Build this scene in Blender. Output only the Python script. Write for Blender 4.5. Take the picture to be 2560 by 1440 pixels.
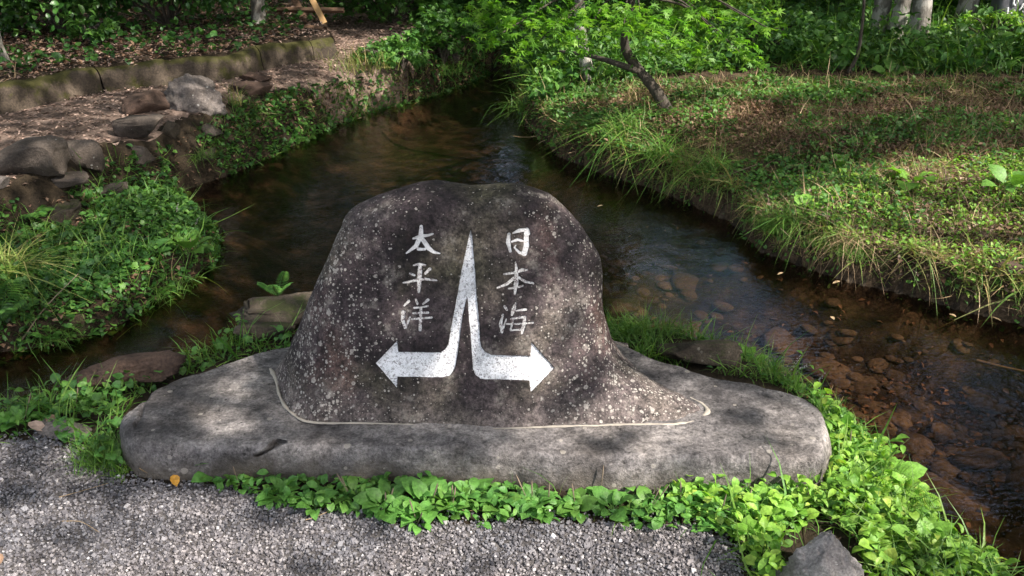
import bpy, math, random
import numpy as np
from mathutils import Vector

for o in list(bpy.data.objects):
    bpy.data.objects.remove(o)
C = bpy.context.scene.collection
rng = np.random.default_rng(7)
random.seed(7)

# ------------------------------------------------------------------ camera, sky, sun
F = 2048.0
PITCH = math.radians(25.0)
CAMZ = 1.6
cam_d = bpy.data.cameras.new("camera")
cam_d.sensor_width = 36.0
cam_d.lens = 36.0 * F / 2560.0
cam_d.clip_start = 0.05
cam_d.clip_end = 400.0
cam = bpy.data.objects.new("camera", cam_d)
cam.location = (0, 0, CAMZ)
cam.rotation_euler = (math.radians(90) - PITCH, 0, 0)
C.objects.link(cam)
bpy.context.scene.camera = cam

SUN = np.array([0.60, -0.36, 0.72])
SUN /= np.linalg.norm(SUN)
w = bpy.data.worlds.new("World")
bpy.context.scene.world = w
w.use_nodes = True
wn = w.node_tree.nodes
wl = w.node_tree.links
bg = wn["Background"]
sky = wn.new("ShaderNodeTexSky")
sky.sky_type = 'NISHITA'
sky.sun_disc = False
sky.sun_elevation = math.asin(SUN[2])
sky.sun_rotation = math.atan2(SUN[0], SUN[1])
sky.air_density = 1.0
sky.dust_density = 4.0
wtc = wn.new("ShaderNodeTexCoord")
wnz = wn.new("ShaderNodeTexNoise"); wnz.inputs["Scale"].default_value = 3.2; wnz.inputs["Detail"].default_value = 6
wl.new(wtc.outputs["Generated"], wnz.inputs["Vector"])
wrp = wn.new("ShaderNodeValToRGB")
wrp.color_ramp.elements[0].position = 0.45; wrp.color_ramp.elements[1].position = 0.62
wl.new(wnz.outputs[0], wrp.inputs[0])
wmx = wn.new("ShaderNodeMix"); wmx.data_type = 'RGBA'
wl.new(wrp.outputs[0], wmx.inputs[0]); wl.new(sky.outputs[0], wmx.inputs[6]); wmx.inputs[7].default_value = (8.5, 8.7, 9.3, 1)  # bright cloud white added for mirrored glints and a neutral fill
wl.new(wmx.outputs[2], bg.inputs[0])
bg.inputs[1].default_value = 0.15
sl = bpy.data.lights.new("sun", 'SUN')
sl.energy = 5.0
sl.angle = math.radians(0.53)
sl.color = (1.0, 0.93, 0.84)
so = bpy.data.objects.new("sun", sl)
so.rotation_euler = Vector(SUN).to_track_quat('Z', 'Y').to_euler()
so.location = (6, -4, 9)
C.objects.link(so)
sc = bpy.context.scene
sc.view_settings.view_transform = 'Standard'
sc.view_settings.look = 'None'
sc.view_settings.gamma = 1.0
sc.view_settings.use_curve_mapping = False
sc.view_settings.exposure = 1.22
try:
    sc.cycles.max_bounces = 8
    sc.cycles.transparent_max_bounces = 12
    sc.cycles.sample_clamp_indirect = 6.0
except Exception:
    pass

# ------------------------------------------------------------------ projection helpers
cp, sp = math.cos(PITCH), math.sin(PITCH)

def rays(px, py):
    a = (np.asarray(px, float) - 1280) / F
    b = (720 - np.asarray(py, float)) / F
    return np.stack([a, sp * b + cp, cp * b - sp], -1)

def at_z(px, py, z):
    d = rays(px, py)
    t = (z - CAMZ) / d[..., 2]
    return np.stack([d[..., 0] * t, d[..., 1] * t, np.zeros_like(t) + z], -1)

def at_y(px, py, y):
    d = rays(px, py)
    t = y / d[..., 1]
    return np.stack([d[..., 0] * t, d[..., 1] * t, CAMZ + d[..., 2] * t], -1)

def to_px(P):
    P = np.asarray(P, float)
    y = P[..., 1]
    z = P[..., 2] - CAMZ
    dep = y * cp - z * sp
    up = y * sp + z * cp
    dep = np.where(dep < 0.05, 0.05, dep)
    return 1280 + F * P[..., 0] / dep, 720 - F * up / dep, dep

# ------------------------------------------------------------------ numpy noise
def _hash(ix, iy, iz, seed):
    h = (ix * 374761393 + iy * 668265263 + iz * 2147483647 + seed * 144269504) & 0xFFFFFFFF
    h = ((h ^ (h >> 13)) * 1274126177) & 0xFFFFFFFF
    h = h ^ (h >> 16)
    return (h & 0xFFFF) / 65535.0 * 2 - 1

def vnoise(P, scale=1.0, seed=0, octaves=3):
    P = np.asarray(P, float)
    if P.shape[-1] == 2:
        P = np.concatenate([P, np.zeros(P.shape[:-1] + (1,))], -1)
    out = np.zeros(P.shape[:-1])
    amp, tot = 1.0, 0.0
    for o in range(octaves):
        q = P * scale * (2 ** o) + 17.3 * o + seed * 3.1
        i = np.floor(q).astype(np.int64)
        f = q - i
        f = f * f * (3 - 2 * f)
        r = 0
        for dx in (0, 1):
            for dy in (0, 1):
                for dz in (0, 1):
                    wgt = (f[..., 0] if dx else 1 - f[..., 0]) * (f[..., 1] if dy else 1 - f[..., 1]) * (f[..., 2] if dz else 1 - f[..., 2])
                    r = r + wgt * _hash(i[..., 0] + dx, i[..., 1] + dy, i[..., 2] + dz, seed + o)
        out += amp * r
        tot += amp
        amp *= 0.5
    return out / tot

def sstep(x):
    x = np.clip(x, 0, 1)
    return x * x * (3 - 2 * x)

def inside(poly, x, y):
    poly = np.asarray(poly)
    x = np.asarray(x, float); y = np.asarray(y, float)
    res = np.zeros(x.shape, bool)
    n = len(poly)
    for i in range(n):
        x1, y1 = poly[i][:2]; x2, y2 = poly[(i + 1) % n][:2]
        if y1 == y2:
            continue
        c = ((y1 > y) != (y2 > y)) & (x < (x2 - x1) * (y - y1) / (y2 - y1) + x1)
        res ^= c
    return res

def sdist(poly, x, y):
    """unsigned distance to polygon edges and index of the nearest edge"""
    poly = np.asarray(poly)
    best = np.full(np.shape(x), 1e9); idx = np.zeros(np.shape(x), int)
    n = len(poly)
    for i in range(n):
        a = poly[i][:2]; b = poly[(i + 1) % n][:2]
        ab = b - a
        L = ab @ ab + 1e-12
        t = np.clip(((x - a[0]) * ab[0] + (y - a[1]) * ab[1]) / L, 0, 1)
        d = np.hypot(x - a[0] - t * ab[0], y - a[1] - t * ab[1])
        m = d < best
        best = np.where(m, d, best); idx = np.where(m, i, idx)
    return best, idx

def sgn_dist(poly, x, y):
    d, i = sdist(poly, x, y)
    return np.where(inside(poly, x, y), d, -d), i

# ------------------------------------------------------------------ object helpers
def tag(o, label=None, cat=None, group=None, kind=None):
    if label: o['label'] = label
    if cat: o['category'] = cat
    if group: o['group'] = group
    if kind: o['kind'] = kind
    return o

def empty(name, loc, label, cat, group=None):
    o = bpy.data.objects.new(name, None)
    o.empty_display_size = 0.1
    o.location = [float(v) for v in loc]
    C.objects.link(o)
    bpy.context.view_layer.update()
    return tag(o, label, cat, group)

def mesh_obj(name, V, Fc, mat, parent=None, smooth=True):
    """V (n,3); Fc either an (m,k) array or a list of arrays; world coordinates"""
    me = bpy.data.meshes.new(name)
    V = np.asarray(V, np.float32)
    if not isinstance(Fc, list):
        Fc = [Fc]
    Fc = [np.asarray(f, np.int32) for f in Fc if len(f)]
    loops = np.concatenate([f.ravel() for f in Fc])
    cnt = np.concatenate([np.full(len(f), f.shape[1], np.int32) for f in Fc])
    st = np.concatenate([[0], np.cumsum(cnt)[:-1]]).astype(np.int32)
    me.vertices.add(len(V)); me.vertices.foreach_set("co", V.ravel())
    me.loops.add(len(loops)); me.loops.foreach_set("vertex_index", loops)
    me.polygons.add(len(cnt)); me.polygons.foreach_set("loop_start", st)
    me.polygons.foreach_set("use_smooth", np.full(len(cnt), smooth, bool))
    me.update(calc_edges=True)
    if mat is not None:
        me.materials.append(mat)
    o = bpy.data.objects.new(name, me)
    C.objects.link(o)
    if parent is not None:
        o.parent = parent
        o.matrix_parent_inverse = parent.matrix_world.inverted()
    return o

def grid_faces(nr, nc, wrap=False):
    i = np.arange(nr - 1)[:, None]; j = np.arange(nc if wrap else nc - 1)[None, :]
    j2 = (j + 1) % nc
    return np.stack([i * nc + j, i * nc + j2, (i + 1) * nc + j2, (i + 1) * nc + j], -1).reshape(-1, 4)

# ------------------------------------------------------------------ materials
def new_mat(name):
    m = bpy.data.materials.new(name)
    m.use_nodes = True
    nt = m.node_tree
    return m, nt, nt.nodes, nt.links, nt.nodes["Principled BSDF"]

def coord(nt, scale=(1, 1, 1)):
    tc = nt.nodes.new("ShaderNodeNewGeometry")
    mp = nt.nodes.new("ShaderNodeMapping")
    mp.inputs["Scale"].default_value = scale
    nt.links.new(tc.outputs["Position"], mp.inputs[0])
    return mp.outputs[0]

def noise(nt, vec, scale, detail=4, rough=0.55):
    n = nt.nodes.new("ShaderNodeTexNoise")
    n.inputs["Scale"].default_value = scale
    n.inputs["Detail"].default_value = detail
    n.inputs["Roughness"].default_value = rough
    nt.links.new(vec, n.inputs["Vector"])
    return n.outputs[0]

def voro(nt, vec, scale, out="Distance", feature='F1', rand=1.0):
    n = nt.nodes.new("ShaderNodeTexVoronoi")
    n.feature = feature
    n.inputs["Scale"].default_value = scale
    n.inputs["Randomness"].default_value = rand
    nt.links.new(vec, n.inputs["Vector"])
    return n.outputs[out]

def ramp(nt, fac, stops, interp='LINEAR'):
    r = nt.nodes.new("ShaderNodeValToRGB")
    r.color_ramp.interpolation = interp
    e = r.color_ramp.elements
    while len(e) > 1:
        e.remove(e[-1])
    e[0].position = stops[0][0]
    c = stops[0][1]
    e[0].color = (c, c, c, 1) if not isinstance(c, tuple) else (*c, 1)
    for p, c in stops[1:]:
        k = e.new(p)
        k.color = (c, c, c, 1) if not isinstance(c, tuple) else (*c, 1)
    nt.links.new(fac, r.inputs[0])
    return r.outputs[0]

def mixc(nt, fac, a, b, mode='MIX'):
    m = nt.nodes.new("ShaderNodeMix")
    m.data_type = 'RGBA'; m.blend_type = mode
    if isinstance(fac, (int, float)): m.inputs[0].default_value = fac
    else: nt.links.new(fac, m.inputs[0])
    for v, k in ((a, 6), (b, 7)):
        if isinstance(v, tuple): m.inputs[k].default_value = (*v, 1)
        else: nt.links.new(v, m.inputs[k])
    return m.outputs[2]

def mth(nt, op, a, b=0.0):
    m = nt.nodes.new("ShaderNodeMath"); m.operation = op
    for v, k in ((a, 0), (b, 1)):
        if isinstance(v, (int, float)): m.inputs[k].default_value = v
        else: nt.links.new(v, m.inputs[k])
    return m.outputs[0]

def bump(nt, bs, h, strength=0.5, dist=0.01, prev=None):
    b = nt.nodes.new("ShaderNodeBump")
    b.inputs["Strength"].default_value = strength
    b.inputs["Distance"].default_value = dist
    nt.links.new(h, b.inputs["Height"])
    if prev is not None: nt.links.new(prev, b.inputs["Normal"])
    nt.links.new(b.outputs[0], bs.inputs["Normal"])
    return b.outputs[0]

def sepz(nt, vec, axis=2):
    s = nt.nodes.new("ShaderNodeSeparateXYZ"); nt.links.new(vec, s.inputs[0]); return s.outputs[axis]

def leaf_mat(name, cols, trans=0.35, rough=0.5, tint=(1.15, 1.25, 0.5), spec=0.4):
    m, nt, N, L, bs = new_mat(name)
    g = N.new("ShaderNodeNewGeometry")
    stops = [(i / max(1, len(cols) - 1), c) for i, c in enumerate(cols)]
    col = ramp(nt, g.outputs["Random Per Island"], stops)
    pos = coord(nt)
    col = mixc(nt, 1.0, col, ramp(nt, noise(nt, pos, 2.2, 2), [(0.3, 0.7), (0.7, 1.25)]), 'MULTIPLY')
    lf = noise(nt, pos, 70, 3, 0.6)
    col = mixc(nt, 1.0, col, ramp(nt, lf, [(0.35, 0.82), (0.65, 1.35)]), 'MULTIPLY')
    L.new(col, bs.inputs["Base Color"])
    bs.inputs["Roughness"].default_value = rough
    bs.inputs["Specular IOR Level"].default_value = spec
    bump(nt, bs, lf, 0.5, 0.006)
    tr = N.new("ShaderNodeBsdfTranslucent")
    tc = mixc(nt, 1.0, col, tint, 'MULTIPLY')
    L.new(tc, tr.inputs[0])
    mx = N.new("ShaderNodeMixShader"); mx.inputs[0].default_value = trans
    L.new(bs.outputs[0], mx.inputs[1]); L.new(tr.outputs[0], mx.inputs[2])
    L.new(mx.outputs[0], N["Material Output"].inputs[0])
    return m

def rock_mat(name, dark, light, spot=None, scale=6.0, moss=None, mossamt=0.0, bumpd=0.006, spotamt=0.3):
    m, nt, N, L, bs = new_mat(name)
    pos = coord(nt)
    n1 = noise(nt, pos, scale, 8, 0.65)
    col = ramp(nt, n1, [(0.32, dark), (0.52, tuple((a + b) / 2 for a, b in zip(dark, light))), (0.7, light)])
    fine = noise(nt, pos, scale * 22, 5, 0.7)
    col = mixc(nt, 1.0, col, ramp(nt, fine, [(0.3, 0.5), (0.7, 1.5)]), 'MULTIPLY')
    if spot:
        v = voro(nt, pos, scale * 5)
        g = noise(nt, pos, scale * 0.8, 3)
        th = mth(nt, 'MULTIPLY', mth(nt, 'SUBTRACT', g, 0.42), spotamt * 2.2)
        mask = mth(nt, 'MULTIPLY', mth(nt, 'LESS_THAN', mth(nt, 'ADD', v, mth(nt, 'MULTIPLY', mth(nt, 'SUBTRACT', fine, 0.5), 0.5)), th), 0.75)
        col = mixc(nt, mask, col, spot)
    if moss:
        nz = N.new("ShaderNodeNewGeometry")
        up = sepz(nt, nz.outputs["Normal"])
        mk = mth(nt, 'ADD', mth(nt, 'MULTIPLY', up, 0.25), noise(nt, pos, scale * 1.7, 6, 0.7))
        mk = ramp(nt, mk, [(0.75 - mossamt, 0.0), (0.85 - mossamt, 1.0)])
        mc = mixc(nt, fine, tuple(c * 0.5 for c in moss), tuple(min(1, c * 1.5) for c in moss))
        col = mixc(nt, mk, col, mc)
    L.new(col, bs.inputs["Base Color"])
    bs.inputs["Roughness"].default_value = 0.85
    bs.inputs["Specular IOR Level"].default_value = 0.3
    h = mth(nt, 'ADD', mth(nt, 'MULTIPLY', noise(nt, pos, scale * 5, 8, 0.7), 1.0), mth(nt, 'MULTIPLY', fine, 0.4))
    bump(nt, bs, h, 1.0, bumpd * 2.2)
    return m

# monument boulder
def make_boulder_mat():
    m, nt, N, L, bs = new_mat("monument_stone")
    pos = coord(nt)
    big = noise(nt, pos, 5.5, 6, 0.6)
    col = ramp(nt, big, [(0.34, (0.010, 0.007, 0.008)), (0.46, (0.029, 0.021, 0.023)), (0.56, (0.055, 0.042, 0.043)), (0.68, (0.105, 0.085, 0.078))])
    # olive and rusty weathering
    ol = ramp(nt, noise(nt, pos, 3.1, 5, 0.6), [(0.5, 0.0), (0.72, 0.6)])
    col = mixc(nt, ol, col, (0.085, 0.078, 0.045))
    ru = ramp(nt, noise(nt, coord(nt, (1.3, 1.0, 0.7)), 4.3, 4, 0.5), [(0.55, 0.0), (0.75, 0.55)])
    col = mixc(nt, ru, col, (0.12, 0.068, 0.058))
    # paler worn foot of the boulder
    z = sepz(nt, pos)
    low = mth(nt, 'ADD', z, mth(nt, 'MULTIPLY', mth(nt, 'SUBTRACT', noise(nt, pos, 7, 5, 0.6), 0.5), 0.22))
    lm = ramp(nt, low, [(0.10, 0.6), (0.23, 0.0)])
    col = mixc(nt, lm, col, (0.155, 0.128, 0.118))
    fine = noise(nt, pos, 120, 5, 0.75)
    mid = noise(nt, pos, 38, 5, 0.7)
    col = mixc(nt, 1.0, col, ramp(nt, fine, [(0.34, 0.3), (0.66, 1.75)]), 'MULTIPLY')
    col = mixc(nt, 1.0, col, ramp(nt, mid, [(0.36, 0.3), (0.62, 1.35)]), 'MULTIPLY')
    pt = ramp(nt, noise(nt, pos, 11, 7, 0.75), [(0.56, 0.0), (0.62, 0.55)])
    col = mixc(nt, mth(nt, 'MULTIPLY', pt, ramp(nt, mid, [(0.4, 0.2), (0.6, 1.0)])), col, (0.22, 0.20, 0.175))
    # lichen discs, larger on the left flank and at the foot
    x = sepz(nt, pos, 0)
    side = ramp(nt, mth(nt, 'ADD', mth(nt, 'ABSOLUTE', mth(nt, 'ADD', x, 0.13)), mth(nt, 'MULTIPLY', mth(nt, 'SUBTRACT', noise(nt, pos, 6, 3), 0.5), 0.5)), [(0.12, 0.0), (0.42, 1.0)])
    for sc_, th, amt in ((38, 0.27, 0.85), (75, 0.32, 0.95), (130, 0.36, 0.95), (21, 0.2, 0.35)):
        v = N.new("ShaderNodeTexVoronoi"); v.inputs["Scale"].default_value = sc_
        L.new(pos, v.inputs["Vector"])
        rnd = sepz(nt, v.outputs["Color"], 0)
        dd = mth(nt, 'ADD', v.outputs["Distance"], mth(nt, 'ADD', mth(nt, 'MULTIPLY', mth(nt, 'SUBTRACT', mid, 0.5), 0.9), mth(nt, 'MULTIPLY', mth(nt, 'SUBTRACT', fine, 0.5), 0.5)))
        thr = mth(nt, 'MULTIPLY', mth(nt, 'SUBTRACT', rnd, mth(nt, 'SUBTRACT', 0.74, mth(nt, 'MULTIPLY', side, 0.34))), th * 2.2)
        mk = mth(nt, 'LESS_THAN', dd, thr)
        mk = mth(nt, 'MULTIPLY', mk, ramp(nt, fine, [(0.3, 0.35), (0.6, 1.0)]))
        mk = mth(nt, 'MULTIPLY', mk, amt)
        col = mixc(nt, mk, col, (0.36, 0.33, 0.30))
    L.new(col, bs.inputs["Base Color"])
    bs.inputs["Roughness"].default_value = 0.8
    bs.inputs["Specular IOR Level"].default_value = 0.3
    h = mth(nt, 'ADD', mth(nt, 'MULTIPLY', mid, 1.0), mth(nt, 'MULTIPLY', fine, 0.45))
    bump(nt, bs, h, 0.8, 0.006)
    return m

def make_slab_mat():
    m, nt, N, L, bs = new_mat("slab_stone")
    pos = coord(nt)
    st = coord(nt, (1.0, 1.15, 1.2))
    col = ramp(nt, noise(nt, st, 4.0, 8, 0.62), [(0.36, (0.058, 0.053, 0.054)), (0.48, (0.14, 0.128, 0.127)), (0.62, (0.275, 0.25, 0.238))])
    br = ramp(nt, noise(nt, pos, 2.6, 5, 0.6), [(0.48, 0.0), (0.72, 0.4)])
    col = mixc(nt, br, col, (0.20, 0.17, 0.145))
    fine = noise(nt, pos, 110, 5, 0.75)
    mid = noise(nt, st, 26, 6, 0.7)
    col = mixc(nt, 1.0, col, ramp(nt, fine, [(0.34, 0.5), (0.66, 1.5)]), 'MULTIPLY')
    col = mixc(nt, 1.0, col, ramp(nt, mid, [(0.36, 0.55), (0.62, 1.35)]), 'MULTIPLY')
    pit = ramp(nt, noise(nt, pos, 44, 3, 0.6), [(0.30, 0.35), (0.37, 1.0)])
    col = mixc(nt, 1.0, col, pit, 'MULTIPLY')
    # browner, darker lower rim
    z = sepz(nt, pos)
    low = mth(nt, 'ADD', z, mth(nt, 'MULTIPLY', mth(nt, 'SUBTRACT', noise(nt, pos, 9, 5, 0.6), 0.5), 0.14))
    col = mixc(nt, ramp(nt, low, [(0.0, 0.7), (0.09, 0.0)]), col, (0.11, 0.09, 0.065))
    v = N.new("ShaderNodeTexVoronoi"); v.inputs["Scale"].default_value = 26
    L.new(pos, v.inputs["Vector"])
    rnd = sepz(nt, v.outputs["Color"], 0)
    thr = mth(nt, 'MULTIPLY', mth(nt, 'SUBTRACT', rnd, 0.72), 1.0)
    mk = mth(nt, 'MULTIPLY', mth(nt, 'LESS_THAN', mth(nt, 'ADD', v.outputs["Distance"], mth(nt, 'MULTIPLY', mth(nt, 'SUBTRACT', mid, 0.5), 0.3)), thr), 0.45)
    col = mixc(nt, mk, col, (0.42, 0.38, 0.33))
    L.new(col, bs.inputs["Base Color"])
    bs.inputs["Roughness"].default_value = 0.85
    bs.inputs["Specular IOR Level"].default_value = 0.25
    h = mth(nt, 'ADD', mth(nt, 'MULTIPLY', mid, 1.0), mth(nt, 'MULTIPLY', fine, 0.5))
    bump(nt, bs, h, 1.0, 0.012)
    return m

def make_paint(name, c1, c2, lo=0.40, hi=0.47):
    m, nt, N, L, bs = new_mat(name)
    pos = coord(nt)
    n = N.new("ShaderNodeTexNoise")
    n.inputs["Scale"].default_value = 135; n.inputs["Detail"].default_value = 4
    n.inputs["Roughness"].default_value = 0.65; n.inputs["Distortion"].default_value = 1.2
    L.new(pos, n.inputs["Vector"])
    col = ramp(nt, n.outputs[0], [(lo, c2), (hi, c1)])
    wear = ramp(nt, noise(nt, pos, 18, 6, 0.7), [(0.30, 0.62), (0.5, 1.0)])
    col = mixc(nt, 1.0, col, wear, 'MULTIPLY')
    L.new(col, bs.inputs["Base Color"])
    bs.inputs["Roughness"].default_value = 0.6
    bump(nt, bs, n.outputs[0], 1.0, 0.006)
    return m

def ground_mat(name, c1, c2, c3, scale, bd=0.02, fs=60):
    m, nt, N, L, bs = new_mat(name)
    pos = coord(nt)
    col = ramp(nt, noise(nt, pos, scale, 8, 0.7), [(0.3, c1), (0.5, c2), (0.72, c3)])
    fn = noise(nt, pos, fs, 5, 0.75)
    col = mixc(nt, 1.0, col, ramp(nt, fn, [(0.3, 0.45), (0.7, 1.6)]), 'MULTIPLY')
    L.new(col, bs.inputs["Base Color"])
    bs.inputs["Roughness"].default_value = 0.95
    bs.inputs["Specular IOR Level"].default_value = 0.15
    bump(nt, bs, mth(nt, 'ADD', fn, noise(nt, pos, fs * 0.3, 4)), 0.9, bd)
    return m

def gravel_stone_mat():
    m, nt, N, L, bs = new_mat("gravel_stone")
    g = N.new("ShaderNodeNewGeometry")
    r = g.outputs["Random Per Island"]
    col = ramp(nt, r, [(0.0, (0.05, 0.048, 0.052)), (0.35, (0.12, 0.114, 0.12)), (0.65, (0.185, 0.177, 0.182)), (0.9, (0.245, 0.233, 0.232)), (0.985, (0.36, 0.35, 0.345)), (1.0, (0.7, 0.68, 0.66))])
    pos = coord(nt)
    patch = ramp(nt, noise(nt, pos, 2.4, 4, 0.6), [(0.35, (0.68, 0.70, 0.76)), (0.6, (0.90, 0.85, 0.85))])
    col = mixc(nt, 1.0, col, patch, 'MULTIPLY')
    fn = noise(nt, pos, 240, 3, 0.7)
    col = mixc(nt, 1.0, col, ramp(nt, fn, [(0.3, 0.75), (0.7, 1.25)]), 'MULTIPLY')
    L.new(col, bs.inputs["Base Color"])
    bs.inputs["Roughness"].default_value = 0.75
    return m

def bark_mat(name, c1, c2, spot=None):
    m, nt, N, L, bs = new_mat(name)
    pos = coord(nt, (1, 1, 0.35))
    n = noise(nt, pos, 22, 7, 0.7)
    col = ramp(nt, n, [(0.32, c1), (0.66, c2)])
    if spot:
        p2 = coord(nt, (1, 1, 0.8))
        mk = ramp(nt, noise(nt, p2, 7, 5, 0.65), [(0.48, 0.0), (0.56, 0.85)])
        col = mixc(nt, mk, col, spot)
    L.new(col, bs.inputs["Base Color"])
    bs.inputs["Roughness"].default_value = 0.9
    bump(nt, bs, n, 0.9, 0.02)
    return m

def water_mat():
    m, nt, N, L, bs = new_mat("stream_water")
    N.remove(bs)
    tr = N.new("ShaderNodeBsdfTransparent"); tr.inputs[0].default_value = (0.58, 0.48, 0.385, 1)
    gl = N.new("ShaderNodeBsdfGlossy"); gl.inputs["Roughness"].default_value = 0.015
    gl.inputs[0].default_value = (1, 1, 1, 1)
    fr = N.new("ShaderNodeFresnel"); fr.inputs[0].default_value = 1.33
    pos = coord(nt, (1.0, 1.0, 1.0))
    n1 = noise(nt, pos, 7, 3, 0.5)
    n2 = noise(nt, coord(nt, (1, 1.5, 1)), 34, 3, 0.55)
    amp = ramp(nt, noise(nt, pos, 0.9, 2), [(0.35, 0.25), (0.65, 1.0)])
    h = mth(nt, 'ADD', n1, mth(nt, 'MULTIPLY', mth(nt, 'MULTIPLY', n2, 0.55), amp))
    b = N.new("ShaderNodeBump"); b.inputs["Strength"].default_value = 0.6; b.inputs["Distance"].default_value = 0.012
    L.new(h, b.inputs["Height"])
    L.new(b.outputs[0], gl.inputs["Normal"]); L.new(b.outputs[0], fr.inputs["Normal"])
    mx = N.new("ShaderNodeMixShader")
    L.new(fr.outputs[0], mx.inputs[0]); L.new(tr.outputs[0], mx.inputs[1]); L.new(gl.outputs[0], mx.inputs[2])
    L.new(mx.outputs[0], N["Material Output"].inputs[0])
    return m

def plain(name, c, rough=0.8, var=0.3, sc_=40):
    m, nt, N, L, bs = new_mat(name)
    pos = coord(nt)
    n = noise(nt, pos, sc_, 4, 0.7)
    col = mixc(nt, n, tuple(v * (1 - var) for v in c), tuple(min(1, v * (1 + var)) for v in c))
    L.new(col, bs.inputs["Base Color"])
    bs.inputs["Roughness"].default_value = rough
    bump(nt, bs, n, 0.5, 0.004)
    return m

M = {}
M['boulder'] = make_boulder_mat()
M['slab'] = make_slab_mat()
M['paint'] = make_paint("white_chiselled_paint", (0.82, 0.82, 0.85), (0.26, 0.25, 0.26), 0.38, 0.50)
M['paint_worn'] = make_paint("worn_white_paint", (0.72, 0.70, 0.69), (0.16, 0.12, 0.12), 0.42, 0.52)
M['paint_char'] = make_paint("white_character_paint", (0.82, 0.80, 0.80), (0.3, 0.28, 0.28), 0.33, 0.45)
M['mortar'] = plain("mortar", (0.32, 0.285, 0.24), 0.9, 0.3, 60)
M['gravel_base'] = ground_mat("gravel_base", (0.06, 0.055, 0.055), (0.12, 0.11, 0.11), (0.19, 0.175, 0.17), 30, 0.02, 110)
M['gravel'] = gravel_stone_mat()
M['soil'] = ground_mat("bank_soil", (0.014, 0.011, 0.008), (0.03, 0.022, 0.014), (0.055, 0.040, 0.024), 9, 0.03, 45)
M['soil_r'] = ground_mat("right_bank_soil", (0.02, 0.014, 0.009), (0.055, 0.038, 0.024), (0.13, 0.09, 0.057), 7, 0.03, 50)  # soil colour lightened to offset shade between the sunlit blades
M['path'] = ground_mat("dirt_path", (0.06, 0.042, 0.032), (0.14, 0.10, 0.08), (0.25, 0.185, 0.15), 5, 0.02, 55)
M['bed'] = ground_mat("stream_bed", (0.008, 0.006, 0.0045), (0.028, 0.021, 0.015), (0.11, 0.082, 0.058), 5, 0.02, 30)
M['water'] = water_mat()
M['rock'] = rock_mat("bank_rock", (0.030, 0.023, 0.018), (0.125, 0.10, 0.082), (0.30, 0.28, 0.25), 5.0)
M['rock_pale'] = rock_mat("pale_rock", (0.05, 0.042, 0.036), (0.20, 0.17, 0.155), (0.45, 0.43, 0.40), 4.0)
M['rock_brown'] = rock_mat("brown_rock", (0.030, 0.018, 0.013), (0.105, 0.066, 0.048), None, 4.0)
M['rock_moss'] = rock_mat("mossy_rock", (0.022, 0.016, 0.011), (0.105, 0.085, 0.062), (0.22, 0.20, 0.16), 6.0, (0.030, 0.034, 0.010), 0.04)
M['rock_white'] = rock_mat("pale_granite", (0.12, 0.105, 0.10), (0.42, 0.385, 0.37), (0.55, 0.52, 0.50), 7.0, None, 0, 0.004)
M['kerb'] = rock_mat("mossy_kerb", (0.022, 0.016, 0.011), (0.105, 0.08, 0.058), None, 3.0, (0.045, 0.042, 0.010), 0.17)
M['plant'] = leaf_mat("plantain_leaf", [(0.055, 0.165, 0.03), (0.085, 0.22, 0.04), (0.13, 0.27, 0.05)], 0.3, 0.5)
M['cover'] = leaf_mat("ground_cover_leaf", [(0.030, 0.095, 0.018), (0.055, 0.15, 0.028), (0.10, 0.21, 0.035), (0.045, 0.12, 0.022)], 0.32, 0.5)
M['cover_y'] = leaf_mat("yellow_green_leaf", [(0.11, 0.26, 0.03), (0.21, 0.36, 0.045), (0.15, 0.33, 0.05), (0.28, 0.37, 0.06)], 0.4, 0.5)  # yellow-green leaves, colour raised further to carry sunlight
M['cover_d'] = leaf_mat("dark_leaf", [(0.018, 0.06, 0.012), (0.032, 0.095, 0.018), (0.055, 0.13, 0.022)], 0.3, 0.45)
M['grass'] = leaf_mat("grass_blade", [(0.05, 0.14, 0.02), (0.09, 0.20, 0.03), (0.15, 0.24, 0.045), (0.06, 0.16, 0.025)], 0.35, 0.5)
M['grass_mix'] = leaf_mat("mixed_grass", [(0.07, 0.15, 0.025), (0.14, 0.22, 0.04), (0.30, 0.22, 0.10), (0.08, 0.18, 0.03), (0.34, 0.22, 0.12)], 0.35, 0.55)
M['grass_lit'] = leaf_mat('bright_grass', [(0.14, 0.26, 0.04), (0.26, 0.34, 0.07), (0.38, 0.34, 0.14), (0.18, 0.30, 0.05)], 0.35, 0.55)  # lit copy of the grass: sunlight put into the blade colour
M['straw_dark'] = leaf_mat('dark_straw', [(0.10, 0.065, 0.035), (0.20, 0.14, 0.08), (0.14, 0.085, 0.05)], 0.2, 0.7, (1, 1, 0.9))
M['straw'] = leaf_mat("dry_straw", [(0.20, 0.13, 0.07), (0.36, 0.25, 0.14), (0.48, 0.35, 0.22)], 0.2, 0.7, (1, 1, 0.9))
M['litter'] = leaf_mat("dead_leaf", [(0.06, 0.032, 0.018), (0.13, 0.07, 0.04), (0.22, 0.14, 0.09), (0.09, 0.045, 0.03)], 0.15, 0.7, (1, 0.9, 0.8))
M['litter_path'] = leaf_mat("path_litter", [(0.12, 0.08, 0.06), (0.24, 0.16, 0.125), (0.36, 0.26, 0.21), (0.10, 0.065, 0.05)], 0.1, 0.8, (1, 0.95, 0.9))
M['maple'] = leaf_mat("maple_leaf", [(0.07, 0.19, 0.02), (0.11, 0.26, 0.028), (0.17, 0.32, 0.035)], 0.5, 0.45)
M['maple_d'] = leaf_mat("maple_leaf_deep", [(0.025, 0.08, 0.016), (0.045, 0.12, 0.02), (0.07, 0.16, 0.028)], 0.4, 0.45)
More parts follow.
